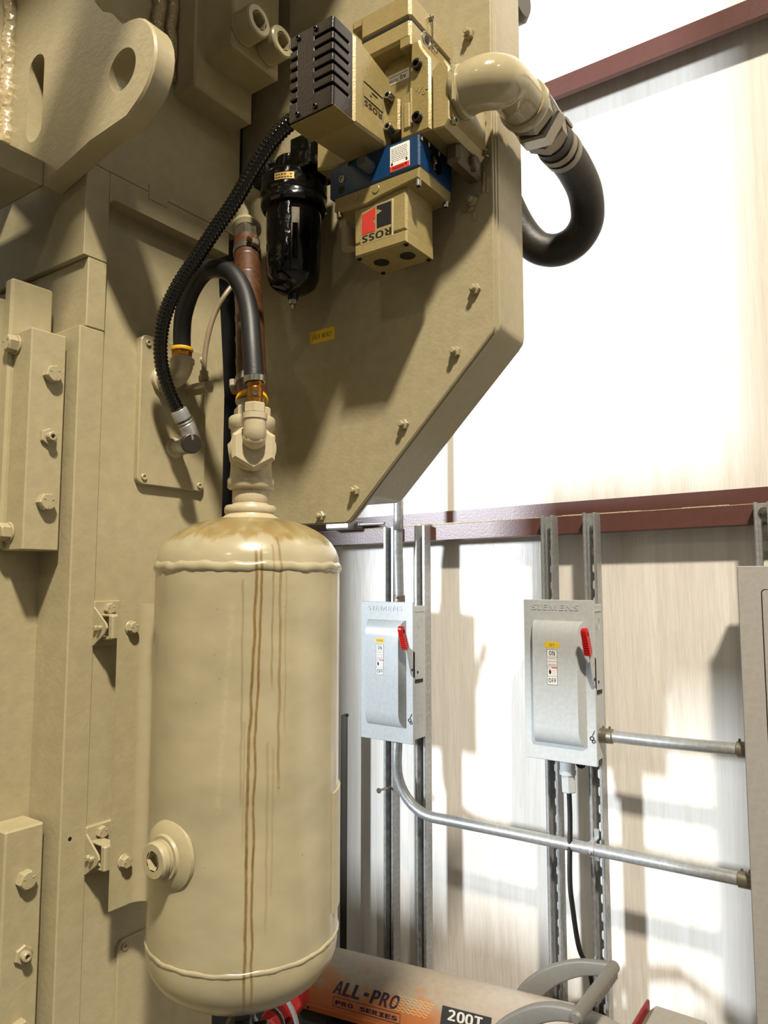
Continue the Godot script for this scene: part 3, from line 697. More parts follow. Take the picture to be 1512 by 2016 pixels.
	for k in 8:
		var x := -0.5445
		while x < -0.519:
			var w := rng.randf_range(0.0018, 0.0045); box(s, Vector3(x, 2.2225 + k * 0.0026, 1.4057), Vector3(minf(x + w, -0.5175), 2.2233 + k * 0.0026, 1.406), 0.0001); x += w + 0.0009
	obj("small_print", s, M.ink_grey, wl); s = null
	# tan end plate under the blue block
	s = mb()
	prism(s, PackedVector2Array([Vector2(-0.647, 2.2035), Vector2(-0.648, 2.184), Vector2(-0.634, 2.1795), Vector2(-0.59, 2.177), Vector2(-0.565, 2.1815), Vector2(-0.52, 2.1865), Vector2(-0.5015, 2.1885), Vector2(-0.5, 2.2035)]), 2, 1.318, 1.404, 0.002); var ep := obj("end_plate", s, M.olive, t)
	for x in [-0.608, -0.572]:
		s = mb(); cyl(s, Vector3(x, 2.194, 1.403), Vector3(x, 2.194, 1.4052), 0.0062, 20, 0.0006); obj("cast_plug", s, M.olive, ep)
	for p in [Vector3(-0.506, 2.1885, 1.398), Vector3(-0.506, 2.19, 1.325), Vector3(-0.641, 2.1835, 1.398)]:
		put("cap_screw", socket_mesh(0.0048, 0.0095), M.steel, ep, on_down(p))
	s = mb(); prism(s, PackedVector2Array([Vector2(-0.6145, 2.125), Vector2(-0.5245, 2.125), Vector2(-0.5245, 2.187), Vector2(-0.616, 2.187)]), 2, 1.328, 1.3985, 0.003); obj("lower_cover", s, M.olive_light, t)
	s = mb(); prism(s, PackedVector2Array([Vector2(-0.6135, 2.1065), Vector2(-0.524, 2.1065), Vector2(-0.5242, 2.1245), Vector2(-0.6142, 2.1245)]), 2, 1.328, 1.399, 0.0025); var cap := obj("lower_cap", s, M.olive_light, t)
	for p in [Vector2(-0.59, 1.365), Vector2(-0.547, 1.362)]:
		s = mb(); cyl(s, Vector3(p.x, 2.107, p.y), Vector3(p.x, 2.1055, p.y), 0.0115, 24, 0.0004); obj("knockout_plug", s, M.black, cap)
	for p in [Vector2(-0.609, 1.393), Vector2(-0.529, 1.393), Vector2(-0.529, 1.334), Vector2(-0.609, 1.334)]:
		put("cap_screw", socket_mesh(0.0038, 0.002), M.black_satin, cap, on_down(Vector3(p.x, 2.1068, p.y)))
	# the red and black maker's plate, upside down
	s = mb(); prism(s, rrect(-0.603, 2.1215, -0.546, 2.1745, 0.001), 2, 1.398, 1.3992, 0.0002); var np := obj("name_plate", s, M.olive_light, t, "olive plate with red and black squares, upside down")
	s = mb(); box(s, Vector3(-0.5472, 2.1217, 1.399), Vector3(-0.5466, 2.1743, 1.3994), 0.0001); box(s, Vector3(-0.6028, 2.1739, 1.399), Vector3(-0.5466, 2.1744, 1.3994), 0.0001); obj("border_line", s, M.label_white, np)
	s = mb(); prism(s, PackedVector2Array([Vector2(-0.6, 2.1365), Vector2(-0.5765, 2.1365), Vector2(-0.5765, 2.147), Vector2(-0.581, 2.152), Vector2(-0.5765, 2.155), Vector2(-0.5765, 2.1715), Vector2(-0.6, 2.1655)]), 2, 1.399, 1.3996, 0.0001); obj("red_square", s, mat(Color(0.72, 0.2, 0.17), 0.45), np)
	s = mb(); prism(s, PackedVector2Array([Vector2(-0.574, 2.1395), Vector2(-0.5495, 2.1395), Vector2(-0.5495, 2.172), Vector2(-0.574, 2.172), Vector2(-0.574, 2.168), Vector2(-0.564, 2.163), Vector2(-0.574, 2.1595)]), 2, 1.399, 1.3996, 0.0001); obj("black_square", s, M.ink, np)
	words("lettering", "ROSS", 0.0105, facing(Vector3(-0.5745, 2.1295, 1.3992), Vector3(-1, 0, 0), Vector3(0, -1, 0)), M.ink, np, 0.0004, true, 0.05)

func one_box(a: Vector3, b: Vector3, bev := 0.0001) -> SurfaceTool:
	var s := mb(); box(s, a, b, bev); return s

func bowed(st: SurfaceTool, o: Vector3, r0: float, r1: float, a0: float, a1: float, y0: float, y1: float, n := 12) -> void:
	# a panel curved round a vertical axis; angles in degrees from +z towards +x
	for k in n:
		var p := []
		for a in [deg_to_rad(lerpf(a0, a1, float(k) / n)), deg_to_rad(lerpf(a0, a1, float(k + 1) / n))]:
			var d := Vector3(sin(a), 0, cos(a))
			for rr in [r0, r1]:
				for y in [y0, y1]: p.append(o + d * rr + Vector3(0, y, 0))
		# p: 0 r0y0, 1 r0y1, 2 r1y0, 3 r1y1 at the first angle; 4..7 at the second
		quad(st, p[2], p[6], p[7], p[3], 1); quad(st, p[3], p[7], p[5], p[1], 2); quad(st, p[0], p[4], p[6], p[2], 3); quad(st, p[4], p[0], p[1], p[5], 4)
		if k == 0: quad(st, p[0], p[2], p[3], p[1], 5)
		if k == n - 1: quad(st, p[6], p[4], p[5], p[7], 6)

func air_filter() -> void:
	var o := Vector3(-0.766, 0, 1.36)
	var t := thing("air_filter", "glossy black air filter bowl with a sight glass hanging left of the valve", "filter", Vector3(-0.766, 2.08, 1.36))
	var s := mb()
	box(s, Vector3(-0.828, 2.283, 1.327), Vector3(-0.795, 2.33, 1.393), 0.003); box(s, Vector3(-0.745, 2.283, 1.324), Vector3(-0.703, 2.335, 1.396), 0.003)
	box(s, Vector3(-0.8, 2.285, 1.335), Vector3(-0.74, 2.315, 1.385), 0.003)
	cyl(s, o + Vector3(-0.006, 2.3, 0), o + Vector3(-0.006, 2.326, 0), 0.026, 28, 0.003); obj("head", s, M.black_gloss, t)
	s = mb(); lathe(s, o + Vector3(0.022, 2.334, 0.005), Vector3.UP, [[0.0, 0.0], [0.006, 0.0], [0.006, 0.004], [0.0095, 0.005], [0.0095, 0.014], [0.0, 0.0145]], 14); obj("knob", s, M.black_gloss, t)
	s = mb(); lathe(s, o + Vector3(0, 2.236, 0), Vector3.UP, [[0.0435, 0.0], [0.05, 0.0], [0.053, 0.004], [0.053, 0.012], [0.0505, 0.016], [0.0505, 0.02], [0.0535, 0.023], [0.0535, 0.048], [0.05, 0.052], [0.0, 0.054]], 40); var col := obj("collar", s, M.black_gloss, t)
	s = mb(); lathe(s, o + Vector3(0, 2.092, 0), Vector3.UP, [[0.0, 0.0], [0.008, 0.0], [0.01, 0.008], [0.026, 0.014], [0.036, 0.022], [0.041, 0.034], [0.0425, 0.05], [0.0445, 0.14], [0.0445, 0.15]], 40, 50.0); obj("bowl", s, M.black_gloss, t)
	s = mb(); bowed(s, o, 0.043, 0.0462, 38.0, 53.0, 2.197, 2.222, 4); bowed(s, o, 0.042, 0.0455, 38.0, 51.0, 2.124, 2.14, 4)
	bowed(s, o, 0.042, 0.0462, 37.0, 40.0, 2.14, 2.197, 2); bowed(s, o, 0.042, 0.0462, 50.5, 53.0, 2.14, 2.197, 2); obj("sight_frame", s, M.steel_dark, t)
	s = mb(); bowed(s, o, 0.042, 0.0452, 40.0, 50.5, 2.14, 2.197, 4); obj("sight_glass", s, mat(Color(0.03, 0.03, 0.028), 0.06), t)
	s = mb(); bowed(s, o, 0.0535, 0.0539, 8.0, 42.0, 2.2635, 2.2745, 10); var lb := obj("foil_label", s, textured(mat(Color(0.72, 0.58, 0.3), 0.35, 0.4), null, null, 0, Vector3.ONE), t, "yellow foil label on the collar")
	s = mb()
	for row in 2:
		for k in 6:
			if rng.randf() < 0.8: bowed(s, o, 0.0538, 0.0541, 10.0 + k * 5.0, 13.6 + k * 5.0, 2.2655 + row * 0.0045, 2.2675 + row * 0.0045, 2)
	sub("print_mark", s, M.ink, lb)
	s = mb(); hexa(s, o + Vector3(0, 2.094, 0), o + Vector3(0, 2.084, 0), 0.0065); cyl(s, o + Vector3(0, 2.084, 0), o + Vector3(0, 2.076, 0), 0.0038, 14); obj("drain_cock", s, M.steel, t)
	# inlet block of the valve side with its nipple
	t = thing("inlet_nipple", "short tan threaded nipple and block joining the black filter to the valve", "pipe fitting", Vector3(-0.66, 2.26, 1.36))
	s = mb(); prism(s, PackedVector2Array([Vector2(-0.69, 2.266), Vector2(-0.655, 2.258), Vector2(-0.6, 2.258), Vector2(-0.6, 2.318), Vector2(-0.665, 2.318), Vector2(-0.69, 2.312)]), 2, 1.325, 1.395, 0.003); obj("block", s, M.olive_light, t)
	s = mb(); lathe(s, Vector3(-0.704, 2.296, 1.36), Vector3(1, 0, 0), [[0.0, 0.0], [0.017, 0.0], [0.018, 0.003], [0.0165, 0.005], [0.018, 0.007], [0.0165, 0.009], [0.018, 0.011], [0.018, 0.016], [0.0, 0.016]], 24); obj("threaded_nipple", s, M.tan_white, t)
	t = thing("drop_fitting", "small tan painted fitting hanging behind the left end of the blue block", "pipe fitting", Vector3(-0.674, 2.16, 1.335))
	s = mb(); tube(s, smooth_path([Vector3(-0.66, 2.225, 1.335), Vector3(-0.672, 2.215, 1.335), Vector3(-0.676, 2.195, 1.335), Vector3(-0.674, 2.16, 1.335)], 5), 0.011, 14, [], true); lathe(s, Vector3(-0.676, 2.203, 1.335), Vector3(0, -1, 0), [[0.0, 0.0], [0.0135, 0.0], [0.0135, 0.01], [0.0, 0.01]], 6); obj("body", s, M.tan_white, t)

func hose_clamp(t: Node3D, c: Vector3, axis: Vector3, r: float, side: Vector3, w := 0.011) -> void:
	var ax := axis.normalized(); var s := mb()
	lathe(s, c - ax * w * 0.5, ax, [[r, 0.0], [r + 0.0012, 0.0], [r + 0.0012, w], [r, w]], 32); obj("clamp_band", s, M.steel, t)
	var sd := (side - ax * side.dot(ax)).normalized(); var tn := ax.cross(sd)
	s = mb(); box(s, Vector3(r, -0.006, -w * 0.55), Vector3(r + 0.009, 0.008, w * 0.55), 0.0015, Transform3D(Basis(sd, tn, ax) if sd.cross(tn).dot(ax) > 0 else Basis(sd, -tn, ax), c)); obj("clamp_housing", s, M.steel_dull, t)
	s = mb(); var p := c + sd * (r + 0.0055); hexa(s, p - tn * 0.008, p - tn * 0.015, 0.0048); obj("clamp_screw", s, M.brass, t)

func air_pipework() -> void:
	var s: SurfaceTool
	# the big painted elbow out of the valve, with its union and the heavy hose behind the box
	var t := thing("pipe_elbow", "large glossy tan pipe elbow turning from the valve towards the wall", "pipe fitting", Vector3(-0.42, 2.29, 1.33))
	s = mb()
	var y := 2.302; var zc := 1.378; var ye := 2.318
	var path := PackedVector3Array([Vector3(-0.4525, y, zc), Vector3(-0.448, y, zc)])
	for k in 13:
		var a := deg_to_rad(90.0 * k / 12.0); path.append(Vector3(-0.442 + 0.042 * sin(a), lerpf(y, ye, k / 12.0), zc - 0.042 + 0.042 * cos(a)))
	path.append(Vector3(-0.4, ye, 1.31)); path.append(Vector3(-0.4, ye, 1.275))
	var rad := [0.0305, 0.031]
	for k in 13: rad.append(0.0315 + 0.0025 * sin(PI * k / 12.0))
	rad.append_array([0.032, 0.032]); tube(s, path, 0.033, 32, rad)
	obj("elbow_body", s, M.gloss_tan, t)
	s = mb(); lathe(s, Vector3(-0.4525, y, zc), Vector3(1, 0, 0), [[0.0, 0.0], [0.033, 0.0], [0.0345, 0.003], [0.0345, 0.009], [0.032, 0.012], [0.0, 0.012]], 32); obj("elbow_collar", s, M.gloss_tan, t)
	s = mb(); lathe(s, Vector3(-0.4, ye, 1.292), Vector3(0, 0, -1), [[0.0, 0.0], [0.0345, 0.0], [0.0365, 0.003], [0.0365, 0.014], [0.0345, 0.017], [0.0, 0.017]], 32); obj("elbow_collar", s, M.gloss_tan, t)
	s = mb(); bowed(s, Vector3(-0.4435, 0, zc), 0.028, 0.0345, -2.0, 3.0, 2.272, 2.32, 2); obj("paint_run", s, M.gloss_tan, t)
	t = thing("air_hose", "thick black rubber hose curling from the big elbow round behind the cover box", "hose", Vector3(-0.4, 2.2, 1.15))
	s = mb(); hexa(s, Vector3(-0.4, ye, 1.276), Vector3(-0.4, ye, 1.254), 0.034, 0.3); obj("union_nut", s, M.steel_dull, t)
	s = mb(); hexa(s, Vector3(-0.4, ye, 1.252), Vector3(-0.4, ye, 1.222), 0.0385, 0.1); obj("union_nut", s, M.steel, t)
	s = mb(); hexa(s, Vector3(-0.4, ye, 1.221), Vector3(-0.4, ye, 1.196), 0.034, 0.4); cyl(s, Vector3(-0.4, ye, 1.256), Vector3(-0.4, ye, 1.17), 0.0265, 28); obj("hose_tail", s, M.steel_dull, t)
	var hp := smooth_path([Vector3(-0.4, ye, 1.19), Vector3(-0.4, ye + 0.003, 1.14), Vector3(-0.4, 2.318, 1.085), Vector3(-0.403, 2.303, 1.03), Vector3(-0.415, 2.275, 0.99), Vector3(-0.44, 2.25, 0.978), Vector3(-0.472, 2.238, 0.985), Vector3(-0.505, 2.248, 0.995), Vector3(-0.53, 2.28, 1.005), Vector3(-0.55, 2.33, 1.02), Vector3(-0.57, 2.4, 1.04), Vector3(-0.58, 2.5, 1.06)], 8)
	s = mb(); tube(s, hp, 0.0285, 24); obj("hose", s, M.rubber_old, t)
	for k in 2:
		s = mb(); lathe(s, Vector3(-0.4, ye + 0.001 + 0.0015 * k, 1.168 - 0.022 * k), Vector3(0, 0.01, -1), [[0.0282, 0.0], [0.0302, 0.0], [0.0302, 0.013], [0.0282, 0.013]], 32); obj("clamp_band", s, M.steel_dull, t)
	s = mb(); box(s, Vector3(-0.392, ye + 0.028, 1.15), Vector3(-0.378, ye + 0.034, 1.178), 0.001, ); obj("clamp_buckle", s, M.steel, t)
	# ribbed black conduit from the black cover down to the access plate
	t = thing("ribbed_conduit", "ribbed black flexible conduit sweeping down from the black cover to the access plate", "conduit", Vector3(-0.87, 1.86, 1.45))
	var cp := resample(smooth_path([Vector3(-0.622, 2.268, 1.508), Vector3(-0.66, 2.243, 1.517), Vector3(-0.694, 2.211, 1.52), Vector3(-0.728, 2.172, 1.523), Vector3(-0.762, 2.141, 1.526), Vector3(-0.798, 2.103, 1.531), Vector3(-0.831, 2.07, 1.534), Vector3(-0.859, 2.035, 1.533), Vector3(-0.878, 2.002, 1.525), Vector3(-0.889, 1.969, 1.513), Vector3(-0.893, 1.934, 1.495), Vector3(-0.892, 1.905, 1.476)], 8), 0.0012)
	var rr := []
	for k in cp.size(): rr.append(0.0092 + 0.0016 * pow(absf(sin(PI * k / 5.0)), 0.7))
	s = mb(); tube(s, cp, 0.01, 16, rr); obj("conduit", s, M.conduit_black, t)
	var e0 := cp[cp.size() - 1]; var dn := (e0 - cp[cp.size() - 8]).normalized()
	s = mb(); lathe(s, e0 - dn * 0.004, dn, [[0.0, 0.0], [0.0125, 0.0], [0.0135, 0.002], [0.0135, 0.016], [0.0115, 0.018], [0.0, 0.018]], 12); lathe(s, e0 + dn * 0.016, dn, [[0.0, 0.0], [0.0118, 0.0], [0.0125, 0.002], [0.0105, 0.004], [0.0125, 0.006], [0.0125, 0.009], [0.0, 0.009]], 20); obj("connector_nut", s, M.galv, t, "bright metal connector")
	s = mb(); var eb := e0 + dn * 0.024
	tube(s, smooth_path([eb, eb + dn * 0.008, Vector3(-0.893, 1.861, 1.452), Vector3(-0.905, 1.858, 1.448), Vector3(-0.918, 1.858, 1.447)], 5), 0.0125, 18); obj("pulling_elbow", s, M.galv, t, "bright metal elbow")
	s = mb(); var cn := Vector3(0.86, -0.2, 0.3).normalized(); lathe(s, Vector3(-0.888, 1.859, 1.456), cn, [[0.0, 0.0], [0.0155, 0.0], [0.0155, 0.006], [0.0145, 0.0068], [0.0, 0.0072]], 28); obj("elbow_cap", s, M.steel_dark, t, "dark round cap on the elbow")
	s = mb(); cyl(s, Vector3(-0.94, 1.858, 1.447), Vector3(-0.916, 1.858, 1.447), 0.0115, 20); lathe(s, Vector3(-0.9385, 1.858, 1.447), Vector3(1, 0, 0), [[0.0, 0.0], [0.0165, 0.0], [0.0165, 0.004], [0.013, 0.006], [0.0, 0.006]], 24); obj("plate_nipple", s, M.tan_white, t)
	# smooth black hose loop between the plate elbow and the tank tee
	t = thing("hose_loop", "smooth black rubber hose arching from a yellow ring to the tank fitting", "hose", Vector3(-0.79, 1.9, 1.49))
	var lp := smooth_path([Vector3(-0.894, 2.008, 1.472), Vector3(-0.889, 2.03, 1.477), Vector3(-0.876, 2.055, 1.485), Vector3(-0.851, 2.084, 1.492), Vector3(-0.82, 2.103, 1.495), Vector3(-0.79, 2.101, 1.495), Vector3(-0.76, 2.085, 1.494), Vector3(-0.736, 2.053, 1.495), Vector3(-0.718, 2.014, 1.501), Vector3(-0.704, 1.967, 1.509), Vector3(-0.695, 1.919, 1.513)], 8)
	s = mb(); tube(s, lp, 0.0134, 20); obj("hose", s, M.rubber, t)
	s = mb(); lathe(s, Vector3(-0.894, 2.002, 1.472), Vector3.UP, [[0.012, 0.0], [0.0165, 0.0], [0.0172, 0.002], [0.0165, 0.0055], [0.012, 0.0055]], 28); obj("yellow_ring", s, M.yellow, t, "yellow plastic ring")
	s = mb(); hexa(s, Vector3(-0.894, 1.988, 1.472), Vector3(-0.894, 2.003, 1.472), 0.0155); obj("barb_nut", s, M.brass, t)
	s = mb(); lathe(s, Vector3(-0.693, 1.884, 1.512), Vector3(-0.02, 1, 0.02), [[0.0, 0.0], [0.0095, 0.0], [0.0095, 0.006], [0.0105, 0.008], [0.0105, 0.02], [0.0095, 0.022], [0.0112, 0.026], [0.0112, 0.032], [0.009, 0.036], [0.0, 0.036]], 24, 20.0); obj("brass_barb", s, M.brass, t)
	s = mb(); lathe(s, Vector3(-0.694, 1.912, 1.5125), Vector3(-0.08, 1, 0.04), [[0.0125, 0.0], [0.0148, 0.0], [0.0148, 0.008], [0.0125, 0.008]], 28); obj("clamp_band", s, M.steel, t)
	var bd := Vector3(0.7, 0, 0.72).normalized()
	s = mb(); lathe(s, Vector3(-0.693, 1.896, 1.512) + bd * 0.0098, bd, [[0.0, 0.0], [0.0036, 0.0], [0.0036, 0.0012], [0.0022, 0.0012], [0.0, 0.0006]], 14); obj("barb_screw", s, M.steel_dark, t)
	# brown hose standing behind the loop
	t = thing("brown_hose", "rusty brown rubber hose standing between the tank tee and the filter", "hose", Vector3(-0.74, 1.9, 1.47))
	var b0 := Vector3(-0.744, 1.905, 1.468); var b1 := Vector3(-0.872, 2.216, 1.36); var bx := (b1 - b0).normalized()
	s = mb(); tube(s, smooth_path([b0, b0.lerp(b1, 0.35) + Vector3(0.003, 0, 0.002), b0.lerp(b1, 0.7), b1], 6), 0.0218, 24); obj("hose", s, M.rubber_brown, t)
	s = mb()
	for k in 6: lathe(s, b0.lerp(b1, 0.2 + 0.13 * k), bx, [[0.0215, 0.0], [0.0223, 0.002], [0.0223, 0.006], [0.0215, 0.008]], 24)
	obj("wrap_ridges", s, M.rubber_brown, t)
	hose_clamp(t, b0.lerp(b1, 0.91), bx, 0.0221, Vector3(0.9, 0, 0.3), 0.013)
	hose_clamp(t, b0.lerp(b1, 0.09), bx, 0.0221, Vector3(-0.8, 0, 0.5), 0.013)
	s = mb(); lathe(s, b0 - bx * 0.005, bx, [[0.0, 0.0], [0.0228, 0.0], [0.0235, 0.003], [0.0228, 0.006], [0.0, 0.006]], 28); obj("yellow_ring", s, M.yellow, t)
	s = mb(); hexa(s, b1, b1 + bx * 0.03, 0.0205, 0.3); obj("end_nut", s, M.steel, t)
	s = mb(); lathe(s, b1 + bx * 0.028, bx, [[0.0, 0.0], [0.0195, 0.0], [0.0255, 0.006], [0.0255, 0.012], [0.015, 0.02], [0.0, 0.02]], 24); tube(s, smooth_path([b1 + bx * 0.035, Vector3(-0.886, 2.275, 1.352), Vector3(-0.882, 2.298, 1.355), Vector3(-0.86, 2.306, 1.36), Vector3(-0.827, 2.306, 1.36)], 5), 0.0165, 20); lathe(s, Vector3(-0.845, 2.306, 1.36), Vector3(1, 0, 0), [[0.0, 0.0], [0.021, 0.0], [0.021, 0.012], [0.0, 0.012]], 24); obj("top_elbow", s, M.tan, t)
	# thin painted tube
	t = thing("thin_tube", "thin cream painted tube curving up behind the hose loop from a hex fitting", "tube", Vector3(-0.9, 1.95, 1.41))
	s = mb(); tube(s, smooth_path([Vector3(-0.901, 1.962, 1.421), Vector3(-0.9, 2.01, 1.421), Vector3(-0.895, 2.052, 1.417), Vector3(-0.888, 2.085, 1.41), Vector3(-0.876, 2.114, 1.4), Vector3(-0.875, 2.15, 1.375), Vector3(-0.9, 2.19, 1.345), Vector3(-0.95, 2.21, 1.325)], 6), 0.0042, 12); obj("tube", s, mat(Color(0.5, 0.45, 0.35), 0.4), t)
	s = mb(); hexa(s, Vector3(-0.94, 1.957, 1.42), Vector3(-0.922, 1.957, 1.42), 0.0095); hexa(s, Vector3(-0.922, 1.957, 1.42), Vector3(-0.889, 1.957, 1.42), 0.0108, 0.3); cyl(s, Vector3(-0.901, 1.955, 1.421), Vector3(-0.901, 1.985, 1.421), 0.0068, 16); hexa(s, Vector3(-0.901, 1.966, 1.421), Vector3(-0.901, 1.976, 1.421), 0.0085); obj("hex_fitting", s, M.tan, t)

func access_plates() -> void:
	var t := thing("access_plate", "upper small tan access plate with rounded corners behind the conduit elbow", "cover plate", Vector3(XF, 1.793, 1.447))
	var s := mb(); prism(s, rrect(-1.5135, 1.794, -1.382, 2.0285, 0.011), 0, XF - 0.013, XF + 0.0065, 0.0015); var pl := obj("plate", s, M.tan, t)
	for p in [Vector2(2.016, 1.5015), Vector2(1.8055, 1.5025), Vector2(1.8035, 1.3935), Vector2(2.016, 1.3935)]:
		put("cap_screw", socket_mesh(0.0048, 0.003, 0.0), M.tan_white, pl, on_x(Vector3(XF + 0.0065, p.x, p.y)))
	s = mb(); tube(s, smooth_path([Vector3(XF + 0.004, 1.962, 1.474), Vector3(-0.92, 1.962, 1.4735), Vector3(-0.903, 1.966, 1.473), Vector3(-0.894, 1.979, 1.472), Vector3(-0.894, 1.99, 1.472)], 5), 0.0172, 24)
	lathe(s, Vector3(-0.894, 1.981, 1.472), Vector3.UP, [[0.0, 0.0], [0.0175, 0.0], [0.0195, 0.002], [0.0195, 0.008], [0.018, 0.0095], [0.0, 0.0095]], 28); lathe(s, Vector3(XF + 0.006, 1.962, 1.474), Vector3(1, 0, 0), [[0.0, 0.0], [0.0205, 0.0], [0.0205, 0.007], [0.0185, 0.0085], [0.0, 0.0085]], 28); obj("pipe_elbow", s, M.tan_white, t, "pale painted elbow")
	t = thing("access_plate", "lower tan access plate low on the frame, mostly behind the tank", "cover plate", Vector3(XF, 0.5, 1.44))
	s = mb(); prism(s, rrect(-1.518, 0.5, -1.345, 1.132, 0.01), 0, XF - 0.013, XF + 0.0015, 0.001); obj("plate", s, M.tan, t)
	put("cap_screw", socket_mesh(0.0048, 0.0025), M.tan, t, on_x(Vector3(XF + 0.0015, 1.122, 1.507)))

const TX := -0.739
const TZ := 1.472
const TR := 0.125

func air_tank() -> void:
	var o := Vector3(TX, 0, TZ)
	var t := thing("air_tank", "upright tan air tank with brown oil runs streaking down its front", "tank", Vector3(TX, 1.02, TZ))
	# shell: [radius, height] lathed with the tank's own UVs
	var prof := [[0.0, 1.1085]]
	for k in range(1, 11):
		var a := deg_to_rad(9.0 * k); prof.append([TR * pow(sin(a), 0.86), 1.18 - 0.0715 * pow(cos(a), 0.95)])
	for k in 16: prof.append([TR, lerpf(1.19, 1.665, k / 15.0)])
	for k in range(9, -1, -1):
		var a := deg_to_rad(9.0 * k); prof.append([maxf(TR * pow(sin(a), 0.86), 0.0), 1.668 + 0.068 * pow(cos(a), 0.95)])
	var s := mb(); var seg := 72
	for i in prof.size() - 1:
		for j in seg:
			var c := []; var uv := []
			for q in [[i, j], [i, j + 1], [i + 1, j + 1], [i + 1, j]]:
				var a: float = TAU * q[1] / seg; c.append(o + Vector3(sin(a) * prof[q[0]][0], prof[q[0]][1], cos(a) * prof[q[0]][0]))
				uv.append(Vector2(float(q[1]) / seg, (1.745 - prof[q[0]][1]) / 0.637))
			if prof[i][0] > 1e-5: tri(s, c[0], c[1], c[2], 1, uv[0], uv[1], uv[2])
			if prof[i + 1][0] > 1e-5: tri(s, c[0], c[2], c[3], 1, uv[0], uv[2], uv[3])
	var paint := tank_paint()
	var shell := obj("shell", s, paint, t)
	# the two girth welds, lumpy
	for w in [[1.6655, 0.0085, 0.1192, 0.0014], [1.1895, 0.0042, 0.1222, 0.0008]]:
		s = mb(); var rows := []
		for k in 145:
			var a := TAU * k / 144.0; var b := float(k % 144); var row := []
			var y0: float = w[0] + w[3] * sin(b * 0.65) * cos(b * 0.31); var r0: float = w[1] + w[3] * 0.5 * sin(b * 1.3 + 1.0) * sin(b * 0.55)
			for c in 9:
				var e := deg_to_rad(-90.0 + 22.5 * c); row.append(Vector3(sin(a) * (w[2] + r0 * cos(e)), y0 + r0 * sin(e), cos(a) * (w[2] + r0 * cos(e))))
			rows.append(row)
		for k in 144:
			for c in 8:
				var u0 := k / 144.0; var u1 := (k + 1) / 144.0
				var p00: Vector3 = rows[k][c]; var p10: Vector3 = rows[k + 1][c]; var p11: Vector3 = rows[k + 1][c + 1]; var p01: Vector3 = rows[k][c + 1]
				var v0 := (1.745 - p00.y) / 0.637; var v1 := (1.745 - p01.y) / 0.637
				tri(s, o + p00, o + p10, o + p11, 1, Vector2(u0, v0), Vector2(u1, v0), Vector2(u1, v1)); tri(s, o + p00, o + p11, o + p01, 1, Vector2(u0, v0), Vector2(u1, v1), Vector2(u0, v1))
		obj("girth_weld", s, paint, t)
	s = mb(); lathe(s, o + Vector3(0, 1.728, 0), Vector3.UP, [[0.0, -0.004], [0.056, -0.004], [0.046, 0.003], [0.0355, 0.009], [0.0345, 0.012], [0.036, 0.014], [0.036, 0.0205], [0.034, 0.0235], [0.0, 0.0235]], 40, 50.0); obj("neck_collar", s, M.tan_white, t)
	s = mb(); lathe(s, o + Vector3(0, 1.317, 0) + Vector3(-0.002, 0, TR - 0.004), Vector3(0, 0, 1), [[0.0, 0.0], [0.0415, 0.0], [0.041, 0.004], [0.034, 0.0085], [0.027, 0.0105], [0.0255, 0.014], [0.0, 0.014]], 40, 50.0); var bg := obj("side_bung", s, M.tan, t)
	s = mb(); lathe(s, o + Vector3(-0.002, 1.317, TR + 0.009), Vector3(0, 0, 1), [[0.0, 0.0], [0.0215, 0.0], [0.0215, 0.003], [0.0195, 0.004], [0.0215, 0.006], [0.0215, 0.012], [0.0195, 0.0145], [0.0115, 0.0145]], 32); lathe(s, o + Vector3(-0.002, 1.317, TR + 0.009), Vector3(0, 0, 1), [[0.0115, 0.0145], [0.0105, 0.014], [0.0105, 0.004], [0.0, 0.003]], 6); obj("hex_socket_plug", s, M.tan, bg)
	s = mb(); bowed(s, o, TR - 0.002, TR + 0.0025, 108.0, 152.0, 1.222, 1.372, 14); obj("name_plate", s, M.tan, t)
	# bracket welded to the left side of the shell
	s = mb()
	var br := [Vector2(-0.9, 1.567), Vector2(-0.9, 1.534), Vector2(-0.8985, 1.5275), Vector2(-0.8945, 1.5215), Vector2(-0.886, 1.514), Vector2(-0.872, 1.506), Vector2(-0.856, 1.4985)]
	for k in br.size() - 1:
		var n0 := Vector2(-(br[mini(k + 1, 6)] - br[maxi(k - 1, 0)]).y, (br[mini(k + 1, 6)] - br[maxi(k - 1, 0)]).x).normalized() * 0.003; var n1 := Vector2(-(br[mini(k + 2, 6)] - br[k]).y, (br[mini(k + 2, 6)] - br[k]).x).normalized() * 0.003
		var q := [br[k] + n0, br[k + 1] + n1, br[k + 1], br[k]]
		for yy in [[1.2025, 1.6145]]:
			var lo := []; var hi := []
			for v in q: lo.append(Vector3(v.x, yy[0], v.y)); hi.append(Vector3(v.x, yy[1], v.y))
			var mid: Vector3 = (lo[0] + hi[2]) * 0.5
			face_out(s, [lo[0], lo[1], hi[1], hi[0]], mid, 1); face_out(s, [lo[2], lo[3], hi[3], hi[2]], mid, 2); face_out(s, [lo[0], lo[1], lo[2], lo[3]], mid, 3); face_out(s, [hi[0], hi[1], hi[2], hi[3]], mid, 4)
			if k == 0: face_out(s, [lo[0], lo[3], hi[3], hi[0]], mid, 5)
	var bk := obj("bracket", s, M.tan, t)
	for y in [1.5815, 1.2625]:
		put("hex_bolt", hex_bolt_mesh(0.0085, 0.0075, 0.0098), M.tan, bk, on_x(Vector3(-0.897, y, 1.5475), 0.4))
	s = mb(); hexa(s, o + Vector3(0, 1.112, 0), o + Vector3(0, 1.088, 0), 0.024, 0.2); obj("drain_coupling", s, M.tan, t)
